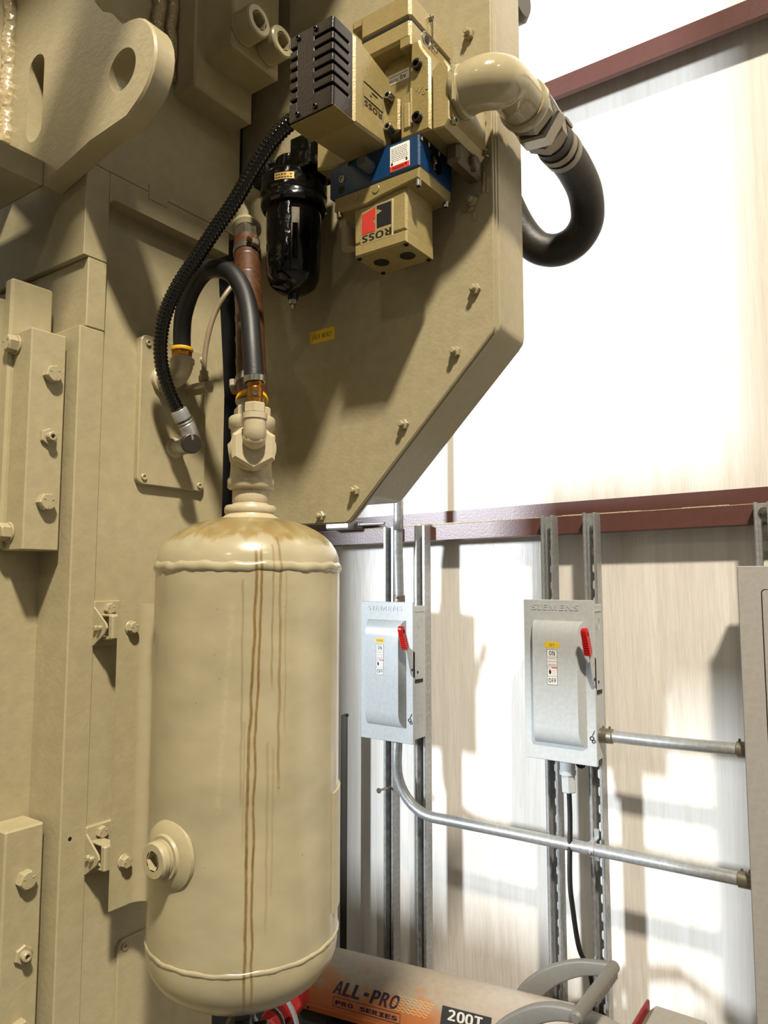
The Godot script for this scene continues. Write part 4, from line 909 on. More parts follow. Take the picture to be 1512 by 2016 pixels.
	# rubber mounts between frame and bracket
	for y in [1.5825, 1.27]:
		var up: bool = y > 1.4
		t = thing("vibration_mount", "upper small tan bracket mount joining the tank to the frame" if up else "lower small tan bracket mount joining the tank to the frame", "mount", Vector3(-0.93, y - 0.03, 1.56), "tank mounts")
		s = mb(); box(s, Vector3(XF - 0.013, y - 0.028, 1.533), Vector3(XF + 0.003, y + 0.036, 1.576), 0.001); obj("base_plate", s, M.tan, t)
		s = mb(); prism(s, PackedVector2Array([Vector2(XF + 0.002, y - 0.028), Vector2(-0.916, y - 0.009), Vector2(-0.911, y - 0.001), Vector2(-0.913, y + 0.005), Vector2(XF + 0.002, y + 0.028)]), 2, 1.5735, 1.5765, 0.0006); obj("gusset", s, M.tan, t)
		s = mb(); box(s, Vector3(-0.914, y - 0.017, 1.549), Vector3(-0.9035, y + 0.017, 1.5725), 0.002); box(s, Vector3(-0.94, y + 0.0145, 1.552), Vector3(-0.906, y + 0.0175, 1.571), 0.0008); box(s, Vector3(-0.94, y - 0.0175, 1.552), Vector3(-0.906, y - 0.0145, 1.571), 0.0008); obj("clip", s, M.tan, t)
		put("hex_bolt", hex_bolt_mesh(0.0085, 0.0075), M.tan, t, on_x(Vector3(XF + 0.003, y + 0.025, 1.5535), 0.3))
		put("pin_bolt", hex_bolt_mesh(0.0042, 0.004), M.tan, t, on_z(Vector3(-0.934, y - 0.002, 1.5765), 0.3))
		put("pin_bolt", hex_bolt_mesh(0.0036, 0.005), M.tan, t, on_z(Vector3(-0.924, y - 0.001, 1.5765), 0.3))
	# fittings on top of the tank
	t = thing("tank_tee", "cream painted pipe tee with a hex bushing and street elbow on the tank neck", "pipe fitting", Vector3(TX, 1.75, TZ))
	s = mb(); lathe(s, o + Vector3(0, 1.748, 0), Vector3.UP, [[0.0, 0.0], [0.0255, 0.0], [0.0255, 0.006], [0.0248, 0.007], [0.0255, 0.008], [0.0255, 0.024], [0.0248, 0.025], [0.0255, 0.026], [0.0255, 0.034], [0.0, 0.034]], 32); obj("nipple", s, M.tan_white, t)
	var D := Vector3(0.755, 0, 0.656)
	s = mb(); lathe(s, o + Vector3(0, 1.775, 0), Vector3.UP, [[0.0, 0.0], [0.0305, 0.0], [0.0325, 0.002], [0.0325, 0.013], [0.0295, 0.017], [0.0285, 0.03], [0.0285, 0.07], [0.0295, 0.084], [0.0325, 0.088], [0.0325, 0.1], [0.0305, 0.102], [0.0, 0.102]], 36, 50.0)
	lathe(s, o + Vector3(0, 1.828, 0) + D * 0.006, D, [[0.0, 0.0], [0.028, 0.0], [0.028, 0.018], [0.0315, 0.021], [0.0315, 0.03], [0.0295, 0.032], [0.0, 0.032]], 32)
	lathe(s, o + Vector3(-0.002, 1.823, 0), Vector3(-0.75, -0.25, 0.6), [[0.0, 0.0], [0.03, 0.0], [0.03, 0.014], [0.024, 0.026], [0.0, 0.03]], 28, 60.0)
	obj("tee_body", s, M.tan_white, t)
	s = mb(); lathe(s, o + Vector3(0, 1.828, 0) + D * 0.036, D, [[0.0, 0.0], [0.031, 0.0], [0.033, 0.003], [0.033, 0.009], [0.028, 0.013], [0.0, 0.013]], 6, 35.0, PI / 6.0); obj("hex_bushing", s, M.tan_white, t)
	s = mb(); var ec := o + Vector3(0, 1.838, 0)
	tube(s, smooth_path([ec + D * 0.044, ec + D * 0.054 + Vector3(0, 0.0, 0), ec + D * 0.0595 + Vector3(0, 0.006, 0), ec + D * 0.0605 + Vector3(0, 0.016, 0), ec + D * 0.0605 + Vector3(0, 0.03, 0)], 5), 0.015, 24)
	lathe(s, ec + D * 0.0605 + Vector3(0, 0.024, 0), Vector3.UP, [[0.0, 0.0], [0.0165, 0.0], [0.0165, 0.008], [0.0, 0.008]], 28); lathe(s, ec + D * 0.054 + Vector3(0, -0.0005, 0), D, [[0.0, -0.0135], [0.009, -0.012], [0.0145, -0.004], [0.0155, 0.002], [0.0145, 0.008], [0.009, 0.0145], [0.0, 0.0165]], 24, 80.0); obj("street_elbow", s, M.tan_white, t)
	s = mb(); hexa(s, ec + D * 0.0605 + Vector3(0, 0.032, 0), ec + D * 0.0605 + Vector3(0, 0.046, 0), 0.0148, 0.2); obj("reducer_nut", s, M.tan_white, t)
	s = mb(); hexa(s, o + Vector3(0, 1.876, 0), o + Vector3(0, 1.892, 0), 0.0265, 0.5); obj("top_bushing", s, M.tan_white, t)
	s = mb(); hexa(s, o + Vector3(-0.002, 1.8915, -0.001), o + Vector3(-0.003, 1.903, -0.002), 0.0225, 0.1); obj("union_nut", s, M.steel, t)
	# drain valve under the tank
	t = thing("drain_valve", "dark oily drain valve with a round handle hanging under the tank", "valve", Vector3(TX, 0.98, TZ))
	s = mb(); lathe(s, o + Vector3(0, 0.985, 0), Vector3.UP, [[0.0, 0.0], [0.016, 0.0], [0.018, 0.02], [0.021, 0.04], [0.021, 0.085], [0.0175, 0.09], [0.0175, 0.104], [0.0, 0.104]], 28); obj("valve_body", s, M.black_gloss, t)
	s = mb(); var hd := Vector3(0.78, 0.0, -0.5).normalized()
	cyl(s, o + Vector3(0, 1.062, 0) + hd * 0.012, o + Vector3(0, 1.066, 0) + hd * 0.035, 0.007, 14); lathe(s, o + Vector3(0, 1.063, 0) + hd * 0.031, Vector3(0.5, 0.2, 0.8), [[0.022, -0.003], [0.026, -0.003], [0.026, 0.003], [0.022, 0.003], [0.022, -0.003]], 28); obj("handle_ring", s, M.steel_dark, t)

# ------------------------------------------------------------------ the wall behind
func corner_loop(x0: float, y0: float, x1: float, y1: float, r: Array, n := 6) -> PackedVector2Array:
	var out := PackedVector2Array()
	for c in [[x1 - r[0], y0 + r[0], -90.0, r[0]], [x1 - r[1], y1 - r[1], 0.0, r[1]], [x0 + r[2], y1 - r[2], 90.0, r[2]], [x0 + r[3], y0 + r[3], 180.0, r[3]]]:
		for k in n + 1:
			var an := deg_to_rad(c[2] + 90.0 * k / n); out.append(Vector2(c[0] + cos(an) * c[3], c[1] + sin(an) * c[3]))
	return out

func loft(st: SurfaceTool, loops: Array, g := 1) -> void:   # loops: [points, z], counter-clockwise, going up; the last one is capped
	for k in loops.size() - 1:
		var n: int = loops[k][0].size()
		for i in n:
			var j := (i + 1) % n
			quad(st, Vector3(loops[k][0][i].x, loops[k][0][i].y, loops[k][1]), Vector3(loops[k][0][j].x, loops[k][0][j].y, loops[k][1]), Vector3(loops[k + 1][0][j].x, loops[k + 1][0][j].y, loops[k + 1][1]), Vector3(loops[k + 1][0][i].x, loops[k + 1][0][i].y, loops[k + 1][1]), g)
	var top: Array = loops[loops.size() - 1]; var mid := Vector3.ZERO
	for q in top[0]: mid += Vector3(q.x, q.y, top[1])
	mid /= top[0].size()
	for i in top[0].size():
		var j: int = (i + 1) % top[0].size()
		tri(st, mid, Vector3(top[0][i].x, top[0][i].y, top[1]), Vector3(top[0][j].x, top[0][j].y, top[1]), g)

func safety_switch(x: float, y: float, label: String, name_text: String, name_wide: float) -> void:
	var t := thing("safety_switch", label, "switch box", Vector3(x, y, 0.0415), "grey safety switches on the wall"); placed[t] = Vector3.ZERO
	var s := mb(); box(s, Vector3(-0.104, 0.012, 0.0), Vector3(0.1015, 0.452, 0.077), 0.0015); var en := obj("enclosure", s, M.grey_box, t)
	s = mb(); box(s, Vector3(-0.1075, 0.0, 0.0765), Vector3(0.1075, 0.465, 0.0885), 0.0015); var fc := obj("front_cover", s, M.grey_box, t)
	s = mb()
	var pan := PackedVector2Array([Vector2(-0.0884, 0.406)])
	for k in 9: pan.append(Vector2(-0.0884 - 0.0251 * sin(PI * 0.5 * k / 8.0), 0.349 + 0.055 * cos(PI * 0.5 * k / 8.0)))
	for k in range(8, -1, -1): pan.append(Vector2(-0.0884 - 0.0251 * sin(PI * 0.5 * k / 8.0), 0.1 - 0.05 * cos(PI * 0.5 * k / 8.0)))
	pan.append(Vector2(-0.0884, 0.0485))
	var lf := []; var rt := []
	for q in pan:
		var hh: float = (-q.x - 0.0884) / 0.0251
		lf.append(Vector3(-0.0755 + 0.005 * hh, q.y, -q.x)); rt.append(Vector3(0.081 - 0.0165 * hh, q.y, -q.x))
	for k in pan.size() - 1: quad(s, lf[k], lf[k + 1], rt[k + 1], rt[k], 1)
	var lm := Vector3(-0.0755, 0.22, 0.088); var rm := Vector3(0.081, 0.22, 0.088)
	for k in pan.size() - 1:
		tri(s, rm, rt[k + 1], rt[k], 2); tri(s, lm, lf[k], lf[k + 1], 3)
	obj("door_pan", s, M.grey_box, t)
	words("embossed_name", "SIEMENS", 0.0165, on_z(Vector3(-0.008, 0.443, 0.0885)), M.grey_box, fc, 0.003, true, 0.146)
	# side knockouts and hinge flange
	s = mb()
	for yy in [0.395, 0.075]:
		for r in [0.019, 0.012]: lathe(s, Vector3(0.1014, yy, 0.038), Vector3(1, 0, 0), [[r, 0.0], [r, 0.0008], [r - 0.0012, 0.0008], [r - 0.0012, 0.0]], 28)
	box(s, Vector3(0.101, 0.432, 0.01), Vector3(0.104, 0.436, 0.066), 0.0005); obj("knockout_ring", s, M.grey_box, en)
	# lever on the right side with its red grip
	s = mb(); prism(s, PackedVector2Array([Vector2(-0.13, 0.318), Vector2(-0.121, 0.322), Vector2(-0.108, 0.318), Vector2(-0.078, 0.3), Vector2(-0.05, 0.278), Vector2(-0.046, 0.262), Vector2(-0.028, 0.258), Vector2(-0.024, 0.213), Vector2(-0.04, 0.208), Vector2(-0.078, 0.211), Vector2(-0.1, 0.228), Vector2(-0.112, 0.262)]), 0, 0.1045, 0.1075, 0.0008); var lv := obj("lever_plate", s, M.grey_box, t)
	s = mb()
	for p in [Vector2(0.094, 0.243), Vector2(0.06, 0.232)]: cyl(s, Vector3(0.107, p.y, p.x), Vector3(0.1082, p.y, p.x), 0.005, 14, 0.0003)
	box(s, Vector3(0.1016, 0.196, 0.02), Vector3(0.1036, 0.207, 0.07), 0.0005); obj("lever_slot", s, M.black, en)
	var gm := Transform3D(Basis(Vector3(1, 0, 0), 0.38), Vector3(0.1035, 0.312, 0.1265))
	s = mb(); prism(s, rrect(-0.011, 0.0, 0.011, 0.083, 0.0095), 0, -0.0085, 0.0085, 0.002, gm, [rrect(-0.0045, 0.058, 0.0045, 0.072, 0.004)])
	for k in 6: box(s, Vector3(-0.0092, 0.006 + k * 0.0075, -0.0118), Vector3(0.0092, 0.0095 + k * 0.0075, 0.0118), 0.0008, gm)
	obj("red_grip", s, M.red, lv, "red lever grip")
	s = mb(); lathe(s, Vector3(0.094, 0.078, 0.0885), Vector3(0, 0, 1), [[0.0062, 0.0], [0.0062, 0.002], [0.0042, 0.002], [0.0042, 0.0]], 16); lathe(s, Vector3(0.099, 0.07, 0.0885), Vector3(0, 0, 1), [[0.0052, 0.0], [0.0052, 0.002], [0.0034, 0.002], [0.0034, 0.0]], 16); tube(s, PackedVector3Array([Vector3(0.095, 0.085, 0.09), Vector3(0.1, 0.094, 0.09), Vector3(0.102, 0.1, 0.0895)]), 0.0009, 6); obj("lock_tab", s, M.black, fc, "small black locking loop")
	# stickers on the pan
	var z := 0.1136
	s = mb(); prism(s, rrect(-0.0255, 0.221, 0.0055, 0.322, 0.0008), 2, z - 0.0006, z + 0.0003, 0.0001); var il := obj("instruction_label", s, M.label_white, t)
	s = mb()
	for b in [[-0.0255, 0.221, -0.0247, 0.322], [0.0047, 0.221, 0.0055, 0.322], [-0.0255, 0.221, 0.0055, 0.2218], [-0.0255, 0.2445, 0.0055, 0.2453], [-0.0255, 0.2715, 0.0055, 0.2723], [-0.0255, 0.3, 0.0055, 0.3008], [-0.0255, 0.3212, 0.0055, 0.322]]: box(s, Vector3(b[0], b[1], z), Vector3(b[2], b[3], z + 0.0006), 0.0001)
	prism(s, PackedVector2Array([Vector2(-0.0205, 0.258), Vector2(-0.019, 0.252), Vector2(-0.0155, 0.25), Vector2(-0.013, 0.255), Vector2(-0.0135, 0.261), Vector2(-0.016, 0.264), Vector2(-0.0185, 0.2635)]), 2, z, z + 0.0005, 0.0); tube(s, PackedVector3Array([Vector3(-0.0225, 0.266, z + 0.0003), Vector3(-0.019, 0.2675, z + 0.0003), Vector3(-0.0165, 0.264, z + 0.0003)]), 0.0006, 6)
	obj("label_rules", s, M.ink, il)
	s = mb(); box(s, Vector3(-0.012, 0.268, z), Vector3(0.0046, 0.271, z + 0.0005), 0.0001)
	for k in 4: box(s, Vector3(-0.011, 0.249 + k * 0.0045, z), Vector3(0.003 - 0.002 * (k % 2), 0.2497 + k * 0.0045, z + 0.0005), 0.0001)
	obj("red_print", s, M.red_print, il)
	words("lettering", "ON", 0.013, on_z(Vector3(-0.01, 0.311, z)), M.ink, il, 0.0007, true, 0.0175)
	words("lettering", "OFF", 0.013, on_z(Vector3(-0.01, 0.2332, z)), M.ink, il, 0.0007, true, 0.0235)
	words("lettering", "Heavy Duty", 0.0052, on_z(Vector3(-0.01, 0.295, z)), M.ink_grey, il, 0.0006, true, 0.021)
	words("lettering", "Safety Switch", 0.0052, on_z(Vector3(-0.01, 0.287, z)), M.ink_grey, il, 0.0006, true, 0.025)
	s = mb()
	for k in 3: box(s, Vector3(-0.0225, 0.2745 + k * 0.0025, z), Vector3(0.0025, 0.2755 + k * 0.0025, z + 0.0005), 0.0001)
	obj("small_print", s, M.ink_grey, il)
	s = mb(); box(s, Vector3(-0.01 - name_wide * 0.5, 0.327, z - 0.0006), Vector3(-0.01 + name_wide * 0.5, 0.3435, z + 0.0003), 0.0001); var nl := obj("name_label", s, M.label_yellow, t, "yellow name label")
	words("lettering", name_text, 0.0075, on_z(Vector3(-0.01, 0.3352, z)), M.ink, nl, 0.0006, false, name_wide * (0.3 if name_text.length() < 3 else 0.78))

func strut_thing() -> Node3D:
	var t := thing("strut_channel", "galvanised slotted strut channel, leftmost of the five standing on the wall", "strut", Vector3(-1.4955, 0.0, 0.0), "slotted strut channels on the wall"); placed[t] = Vector3.ZERO
	var s := mb(); var H := 1.837; var holes := []
	for k in 35: holes.append(rrect(-0.0071, 0.03 + k * 0.0508, 0.0071, 0.0586 + k * 0.0508, 0.007, 3))
	prism(s, PackedVector2Array([Vector2(-0.0205, 0.0), Vector2(0.0205, 0.0), Vector2(0.0205, H), Vector2(-0.0205, H)]), 2, 0.0, 0.0026, 0.0, Transform3D(), holes); obj("slotted_back", s, M.galv, t)
	for k in [-1, 1]:
		s = mb(); box(s, Vector3(k * 0.0207, 0.0, 0.0), Vector3(k * 0.0181, H, 0.0413), 0.0006); box(s, Vector3(k * 0.0207, 0.0, 0.0387), Vector3(k * 0.0113, H, 0.0413), 0.0012); box(s, Vector3(k * 0.0139, 0.0, 0.033), Vector3(k * 0.0113, H, 0.0405), 0.0006); obj("lip", s, M.galv, t)
	return t

func emt(s: SurfaceTool, p: PackedVector3Array, r := 0.0172) -> void:
	tube(s, p, r, 20)

func coupling(t: Node3D, a: Vector3, b: Vector3, called := "coupling") -> void:
	var d := (b - a).normalized(); var s := mb(); var h := a.distance_to(b)
	lathe(s, a, d, [[0.0, 0.0], [0.0195, 0.0], [0.0208, 0.0015], [0.0208, h - 0.0015], [0.0195, h], [0.0, h]], 26)
	var side := Vector3(0, 1, 0) if absf(d.y) < 0.5 else Vector3(0.2, 0, 1).normalized()
	for k in 2: cyl(s, a + d * h * (0.25 + 0.5 * k) + side * 0.019, a + d * h * (0.25 + 0.5 * k) + side * 0.0275, 0.0032, 10)
	obj(called, s, M.steel_dull, t)

func wall_services() -> void:
	var st0 := strut_thing()
	var tops := [[-1.364, 1.837, "galvanised slotted strut channel, second from the left, behind the right side of the left switch"], [-0.894, 1.848, "galvanised slotted strut channel behind the left side of the right switch"], [-0.7585, 1.85, "galvanised slotted strut channel behind the right side of the right switch"], [-0.2895, 1.854, "galvanised slotted strut channel at the far right above the grey panel, bolted with a washer"]]
	for c in tops:
		var d := st0.duplicate(); d.name = numbered("strut_channel", self); add_child(d); d.position = Vector3(c[0], c[1] - 1.837, 0.0); d.set_meta("label", c[2]); placed[d] = Vector3.ZERO
		if c[0] > -0.4:
			put("washer_bolt", hex_bolt_mesh(0.009, 0.007, 0.0145), M.steel, d, on_z(Vector3(0, 1.812, 0.0028)))
	var s := mb(); var t := thing("strut_bolt", "long loose bolt sticking out of the left strut below the left switch", "bolt", Vector3(-1.49, 0.92, 0.04))
	cyl(s, Vector3(-1.49, 0.929, 0.035), Vector3(-1.492, 0.931, 0.1), 0.0042, 12); hexa(s, Vector3(-1.492, 0.931, 0.1), Vector3(-1.4922, 0.931, 0.107), 0.0095); obj("bolt_body", s, M.steel, t)
	safety_switch(-1.442, 1.1075, "left grey safety switch with red lever and faded yellow CRANE label", "CRANE", 0.036)
	safety_switch(-0.8285, 1.124, "right grey safety switch with red lever and yellow D1 label", "D1", 0.044)
	# wide grey panel at the right edge
	t = thing("panel_board", "wide light grey electrical panel cabinet cut off by the right picture edge", "electrical panel", Vector3(-0.04, 0.5, 0.042))
	s = mb(); box(s, Vector3(-0.338, 0.5, 0.042), Vector3(0.28, 1.678, 0.122), 0.002); obj("cabinet", s, M.grey_panel, t)
	s = mb(); box(s, Vector3(-0.342, 0.495, 0.1215), Vector3(0.285, 1.683, 0.1305), 0.002); obj("trim_cover", s, M.grey_panel, t)
	s = mb(); prism(s, rrect(-0.286, 0.62, 0.22, 1.622, 0.008), 2, 0.13, 0.1345, 0.001); obj("door", s, M.grey_panel, t)
	s = mb(); prism(s, rrect(-0.2885, 0.6175, 0.2225, 1.6245, 0.009), 2, 0.1303, 0.1309, 0.0); obj("door_gap", s, M.black, t)
	# conduits
	t = thing("conduit_pipe", "steel conduit rising from the top of the left switch past the maroon girt", "conduit", Vector3(-1.426, 1.58, 0.085))
	s = mb(); emt(s, smooth_path([Vector3(-1.426, 1.575, 0.075), Vector3(-1.4265, 1.7, 0.08), Vector3(-1.424, 1.76, 0.086), Vector3(-1.416, 1.86, 0.096), Vector3(-1.412, 1.95, 0.1), Vector3(-1.412, 3.4, 0.1)], 6)); obj("pipe", s, M.galv, t)
	coupling(t, Vector3(-1.426, 1.562, 0.075), Vector3(-1.426, 1.594, 0.0755))
	t = thing("conduit_pipe", "steel conduit bending from the left switch and running right to the grey panel", "conduit", Vector3(-1.43, 0.88, 0.085))
	var p := PackedVector3Array([Vector3(-1.43, 1.11, 0.08), Vector3(-1.43, 1.05, 0.085)])
	for k in 11:
		var a := deg_to_rad(180.0 + 90.0 * k / 10.0); p.append(Vector3(-1.285 + 0.145 * cos(a), 1.02 + 0.145 * sin(a), 0.085))
	p.append(Vector3(-1.0, 0.8795, 0.085)); p.append(Vector3(-0.338, 0.888, 0.085))
	s = mb(); emt(s, p); obj("pipe", s, M.galv, t)
	coupling(t, Vector3(-1.43, 1.098, 0.0805), Vector3(-1.43, 1.118, 0.08)); coupling(t, Vector3(-0.378, 0.8875, 0.085), Vector3(-0.34, 0.888, 0.085))
	t = thing("pipe_clamp", "small steel strut clamp holding the lower conduit to the strut", "clamp", Vector3(-0.7585, 0.86, 0.06))
	s = mb()
	lathe(s, Vector3(-0.7685, 0.8825, 0.085), Vector3(1, 0, 0), [[0.0174, 0.0], [0.0194, 0.0], [0.0194, 0.02], [0.0174, 0.02]], 24); obj("strap", s, M.galv, t)
	s = mb(); box(s, Vector3(-0.766, 0.9, 0.042), Vector3(-0.751, 0.928, 0.046), 0.001); box(s, Vector3(-0.766, 0.9, 0.042), Vector3(-0.751, 0.904, 0.09), 0.001); obj("ear", s, M.galv, t)
	s = mb(); box(s, Vector3(-0.766, 0.838, 0.042), Vector3(-0.751, 0.866, 0.046), 0.001); box(s, Vector3(-0.766, 0.862, 0.042), Vector3(-0.751, 0.866, 0.09), 0.001); obj("ear", s, M.galv, t)
	s = mb(); cyl(s, Vector3(-0.7585, 0.876, 0.1), Vector3(-0.7585, 0.876, 0.112), 0.005, 12); obj("clamp_screw", s, M.steel, t)
	t = thing("conduit_pipe", "short steel conduit between the right switch and the grey panel", "conduit", Vector3(-0.53, 1.2, 0.085))
	s = mb(); emt(s, PackedVector3Array([Vector3(-0.727, 1.2035, 0.082), Vector3(-0.55, 1.206, 0.084), Vector3(-0.338, 1.2115, 0.085)]), 0.0165); obj("pipe", s, M.galv, t)
	coupling(t, Vector3(-0.727, 1.2035, 0.082), Vector3(-0.69, 1.204, 0.0823)); coupling(t, Vector3(-0.368, 1.211, 0.085), Vector3(-0.339, 1.2115, 0.085))
	t = thing("power_cable", "black cable hanging from a grey gland under the right switch", "cable", Vector3(-0.82, 1.02, 0.085))
	s = mb(); cyl(s, Vector3(-0.826, 1.136, 0.084), Vector3(-0.826, 1.088, 0.084), 0.0225, 26, 0.002); lathe(s, Vector3(-0.826, 1.092, 0.084), Vector3(0, -1, 0), [[0.0, 0.0], [0.024, 0.0], [0.024, 0.012], [0.0, 0.012]], 26); hexa(s, Vector3(-0.825, 1.081, 0.084), Vector3(-0.823, 1.03, 0.084), 0.0222, 0.2); obj("cable_gland", s, M.grey_box, t, "pale grey plastic gland")
	s = mb(); cyl(s, Vector3(-0.8, 1.112, 0.055), Vector3(-0.79, 1.112, 0.062), 0.016, 22, 0.002); obj("lock_ring", s, M.black, t)
	s = mb(); tube(s, smooth_path([Vector3(-0.8235, 1.035, 0.084), Vector3(-0.822, 0.95, 0.085), Vector3(-0.818, 0.8, 0.107), Vector3(-0.812, 0.72, 0.107), Vector3(-0.803, 0.6, 0.085), Vector3(-0.799, 0.5, 0.012), Vector3(-0.795, 0.35, -0.012), Vector3(-0.795, 0.01, -0.012)], 6), 0.0072, 12); obj("cable", s, M.rubber, t)
	t = thing("junction_box", "small round-knockout metal junction box on the maroon girt beside the tank", "junction box", Vector3(-1.715, 1.835, 0.02))
	s = mb(); box(s, Vector3(-1.775, 1.835, -0.03), Vector3(-1.66, 1.872, 0.06), 0.006); obj("body", s, M.galv, t)
	s = mb()
	for k in 4: lathe(s, Vector3(-1.756 + k * 0.026, 1.853, 0.0598), Vector3(0, 0, 1), [[0.0105, 0.0], [0.0105, 0.001], [0.0085, 0.001], [0.0085, 0.0]], 20)
	obj("knockout_ring", s, M.steel_dull, t)
	s = mb(); cyl(s, Vector3(-1.66, 1.853, 0.015), Vector3(-1.53, 1.853, 0.015), 0.006, 12); cyl(s, Vector3(-1.66, 1.853, 0.015), Vector3(-1.64, 1.853, 0.015), 0.009, 12); obj("nipple", s, M.galv, t)
	t = thing("angle_bar", "dark steel angle bar standing against the wall right of the tank", "steel bar", Vector3(-1.72, 0.0, 0.0))
	s = mb(); box(s, Vector3(-1.737, 0.0, -0.03), Vector3(-1.733, 1.143, 0.004), 0.0006); box(s, Vector3(-1.737, 0.0, 0.0), Vector3(-1.708, 1.143, 0.004), 0.0006); obj("angle", s, M.steel_dark, t)
	s = mb(); cyl(s, Vector3(-1.715, 1.147, 0.002), Vector3(-1.705, 1.147, 0.012), 0.0045, 10); hexa(s, Vector3(-1.706, 1.147, 0.01), Vector3(-1.7, 1.147, 0.014), 0.007); obj("screw", s, M.steel_dark, t)

func floor_things() -> void:
	# torpedo heater along the wall
	var A := Vector3(-1.64, 0.357, 0.302); var h := Vector3(0.9836, 0, -0.18); var n := Vector3(0.18, 0, 0.9836); var up := Vector3.UP; var r := 0.11; var L := 0.85
	var t := thing("torpedo_heater", "dusty orange and grey torpedo heater lying under the two switches", "heater", Vector3(-1.22, 0.0, 0.22))
	var s := mb(); var N := 20
	var ring := []
	for k in N + 1:
		var a := PI * k / N; ring.append(n * cos(a) * r + up * sin(a) * r)
	var inner := []
	for k in N + 1:
		var a := PI * k / N; inner.append((n * cos(a) + up * sin(a)) * (r - 0.003))
	for e in [[0.0, L]]:
		for k in N:
			var v0 := 1.0 - float(k) / N; var v1 := 1.0 - float(k + 1) / N
			tri(s, A + h * e[0] + ring[k], A + h * e[1] + ring[k], A + h * e[1] + ring[k + 1], 1, Vector2(0, v0), Vector2(1, v0), Vector2(1, v1)); tri(s, A + h * e[0] + ring[k], A + h * e[1] + ring[k + 1], A + h * e[0] + ring[k + 1], 1, Vector2(0, v0), Vector2(1, v1), Vector2(0, v1))
			quad(s, A + h * e[0] + inner[k + 1], A + h * e[1] + inner[k + 1], A + h * e[1] + inner[k], A + h * e[0] + inner[k], 2)
			quad(s, A + h * e[0] + ring[k + 1], A + h * e[0] + inner[k + 1], A + h * e[0] + inner[k], A + h * e[0] + ring[k], 3)
	var us := obj("upper_shell", s, M.heater, t, "orange upper shell under grey dust")
	var hb := Basis(h, up, n)
	s = mb(); box(s, Vector3(0.004, -0.016, r - 0.004), Vector3(L, 0.001, r + 0.0035), 0.0012, Transform3D(hb, A)); obj("seam_flange", s, M.heater_orange, t)
	s = mb(); lathe(s, A + h * 0.02 + Vector3(0, -0.004, 0), h, [[0.0, 0.0], [r - 0.03, 0.0], [r - 0.012, 0.01], [r - 0.012, L - 0.05], [0.0, L - 0.05]], 36); obj("lower_body", s, M.steel_dark, t)
	s = mb(); box(s, Vector3(0.13, -0.2, -0.07), Vector3(0.72, -0.06, 0.115), 0.006, Transform3D(hb, A)); obj("side_panel", s, M.steel_dark, t)
	s = mb(); box(s, Vector3(0.12, -0.36, -0.1), Vector3(0.78, -0.17, 0.1), 0.02, Transform3D(hb, A)); obj("fuel_tank", s, M.heater_orange, t)
	for x in [0.28]:
		s = mb(); lathe(s, A + h * 0.075 + n * (r + 0.003) + up * -0.008, n, [[0.0, 0.0], [0.004, 0.0], [0.0035, 0.002], [0.0, 0.0025]], 12); obj("rivet", s, M.steel_dark, t)
	# print on the shell: curved with it, letter by letter
	var put_word := func(txt: String, x0: float, x1: float, a0: float, hh: float, m: Material, lean: float, bold: bool) -> void:
		for k in txt.length():
			if txt[k] == " ": continue
			var a := deg_to_rad(a0); var nn := n * cos(a) + up * sin(a); var uu := -n * sin(a) + up * cos(a)
			var tf := facing(A + h * lerpf(x0, x1, (k + 0.5) / txt.length()) + nn * (r + 0.0002), h + uu * lean * 0.0, uu + h * lean)
			tf.basis = Basis(h, (uu + h * lean).normalized(), nn)
			words("lettering", txt[k], hh * (0.25 if txt[k] == "-" else 1.0), tf, m, us, 0.0016, bold, (x1 - x0) / txt.length() * (0.5 if txt[k] == "-" else 0.86))
	var navy := mat(Color(0.16, 0.15, 0.24), 0.5)
	put_word.call("ALL-PRO", 0.155, 0.37, 33.0, 0.036, navy, 0.25, true)
	put_word.call("PRO SERIES", 0.165, 0.37, 13.0, 0.011, navy, 0.0, true)
	s = mb()
	for k in 2:
		var a := deg_to_rad(7.0 + 13.0 * k); var nn := n * cos(a) + up * sin(a); box(s, Vector3(0.158, -0.0006, -0.0006), Vector3(0.378, 0.0006, 0.0008), 0.0002, Transform3D(Basis(h, nn.cross(h), nn), A + nn * r))
	for x in [0.158, 0.378]:
		var a := deg_to_rad(13.5); var nn := n * cos(a) + up * sin(a); box(s, Vector3(x - 0.0006, -0.0125, -0.0006), Vector3(x + 0.0006, 0.0125, 0.0008), 0.0002, Transform3D(Basis(h, nn.cross(h), nn), A + nn * r))
	obj("print_border", s, navy, us)
	s = mb()
	for k in 6:
		var a := deg_to_rad(24.0 + k * 3.6); var nn := n * cos(a) + up * sin(a); var uu := nn.cross(h); var wv := PackedVector3Array()
		for j in 41: wv.append(A + h * (0.34 + 0.004 * k + 0.0029 * j) + nn * (r + 0.0002) + uu * 0.0018 * sin(j * 1.1))
		tube(s, wv, 0.0011, 5)
	obj("wave_print", s, mat(Color(0.88, 0.74, 0.5), 0.5), us)
	var pa := deg_to_rad(29.0); var pn := n * cos(pa) + up * sin(pa); var pu := pn.cross(h)
	s = mb(); box(s, Vector3(0.5, -0.025, -0.0004), Vector3(0.645, 0.03, 0.001), 0.0003, Transform3D(Basis(h, pu, pn), A + pn * r)); var zl := obj("size_label", s, mat(Color(0.2, 0.2, 0.22), 0.45), t, "dark label reading 200T")
	words("lettering", "200T", 0.026, Transform3D(Basis(h, pu, pn), A + h * 0.57 + pn * (r + 0.001) + pu * 0.012), M.label_white, zl, 0.0012, true, 0.1)
	s = mb(); box(s, Vector3(0.14, -0.11, 0.1145), Vector3(0.42, -0.03, 0.1155), 0.0003, Transform3D(hb, A)); var cl := obj("caution_label", s, M.ink, t)
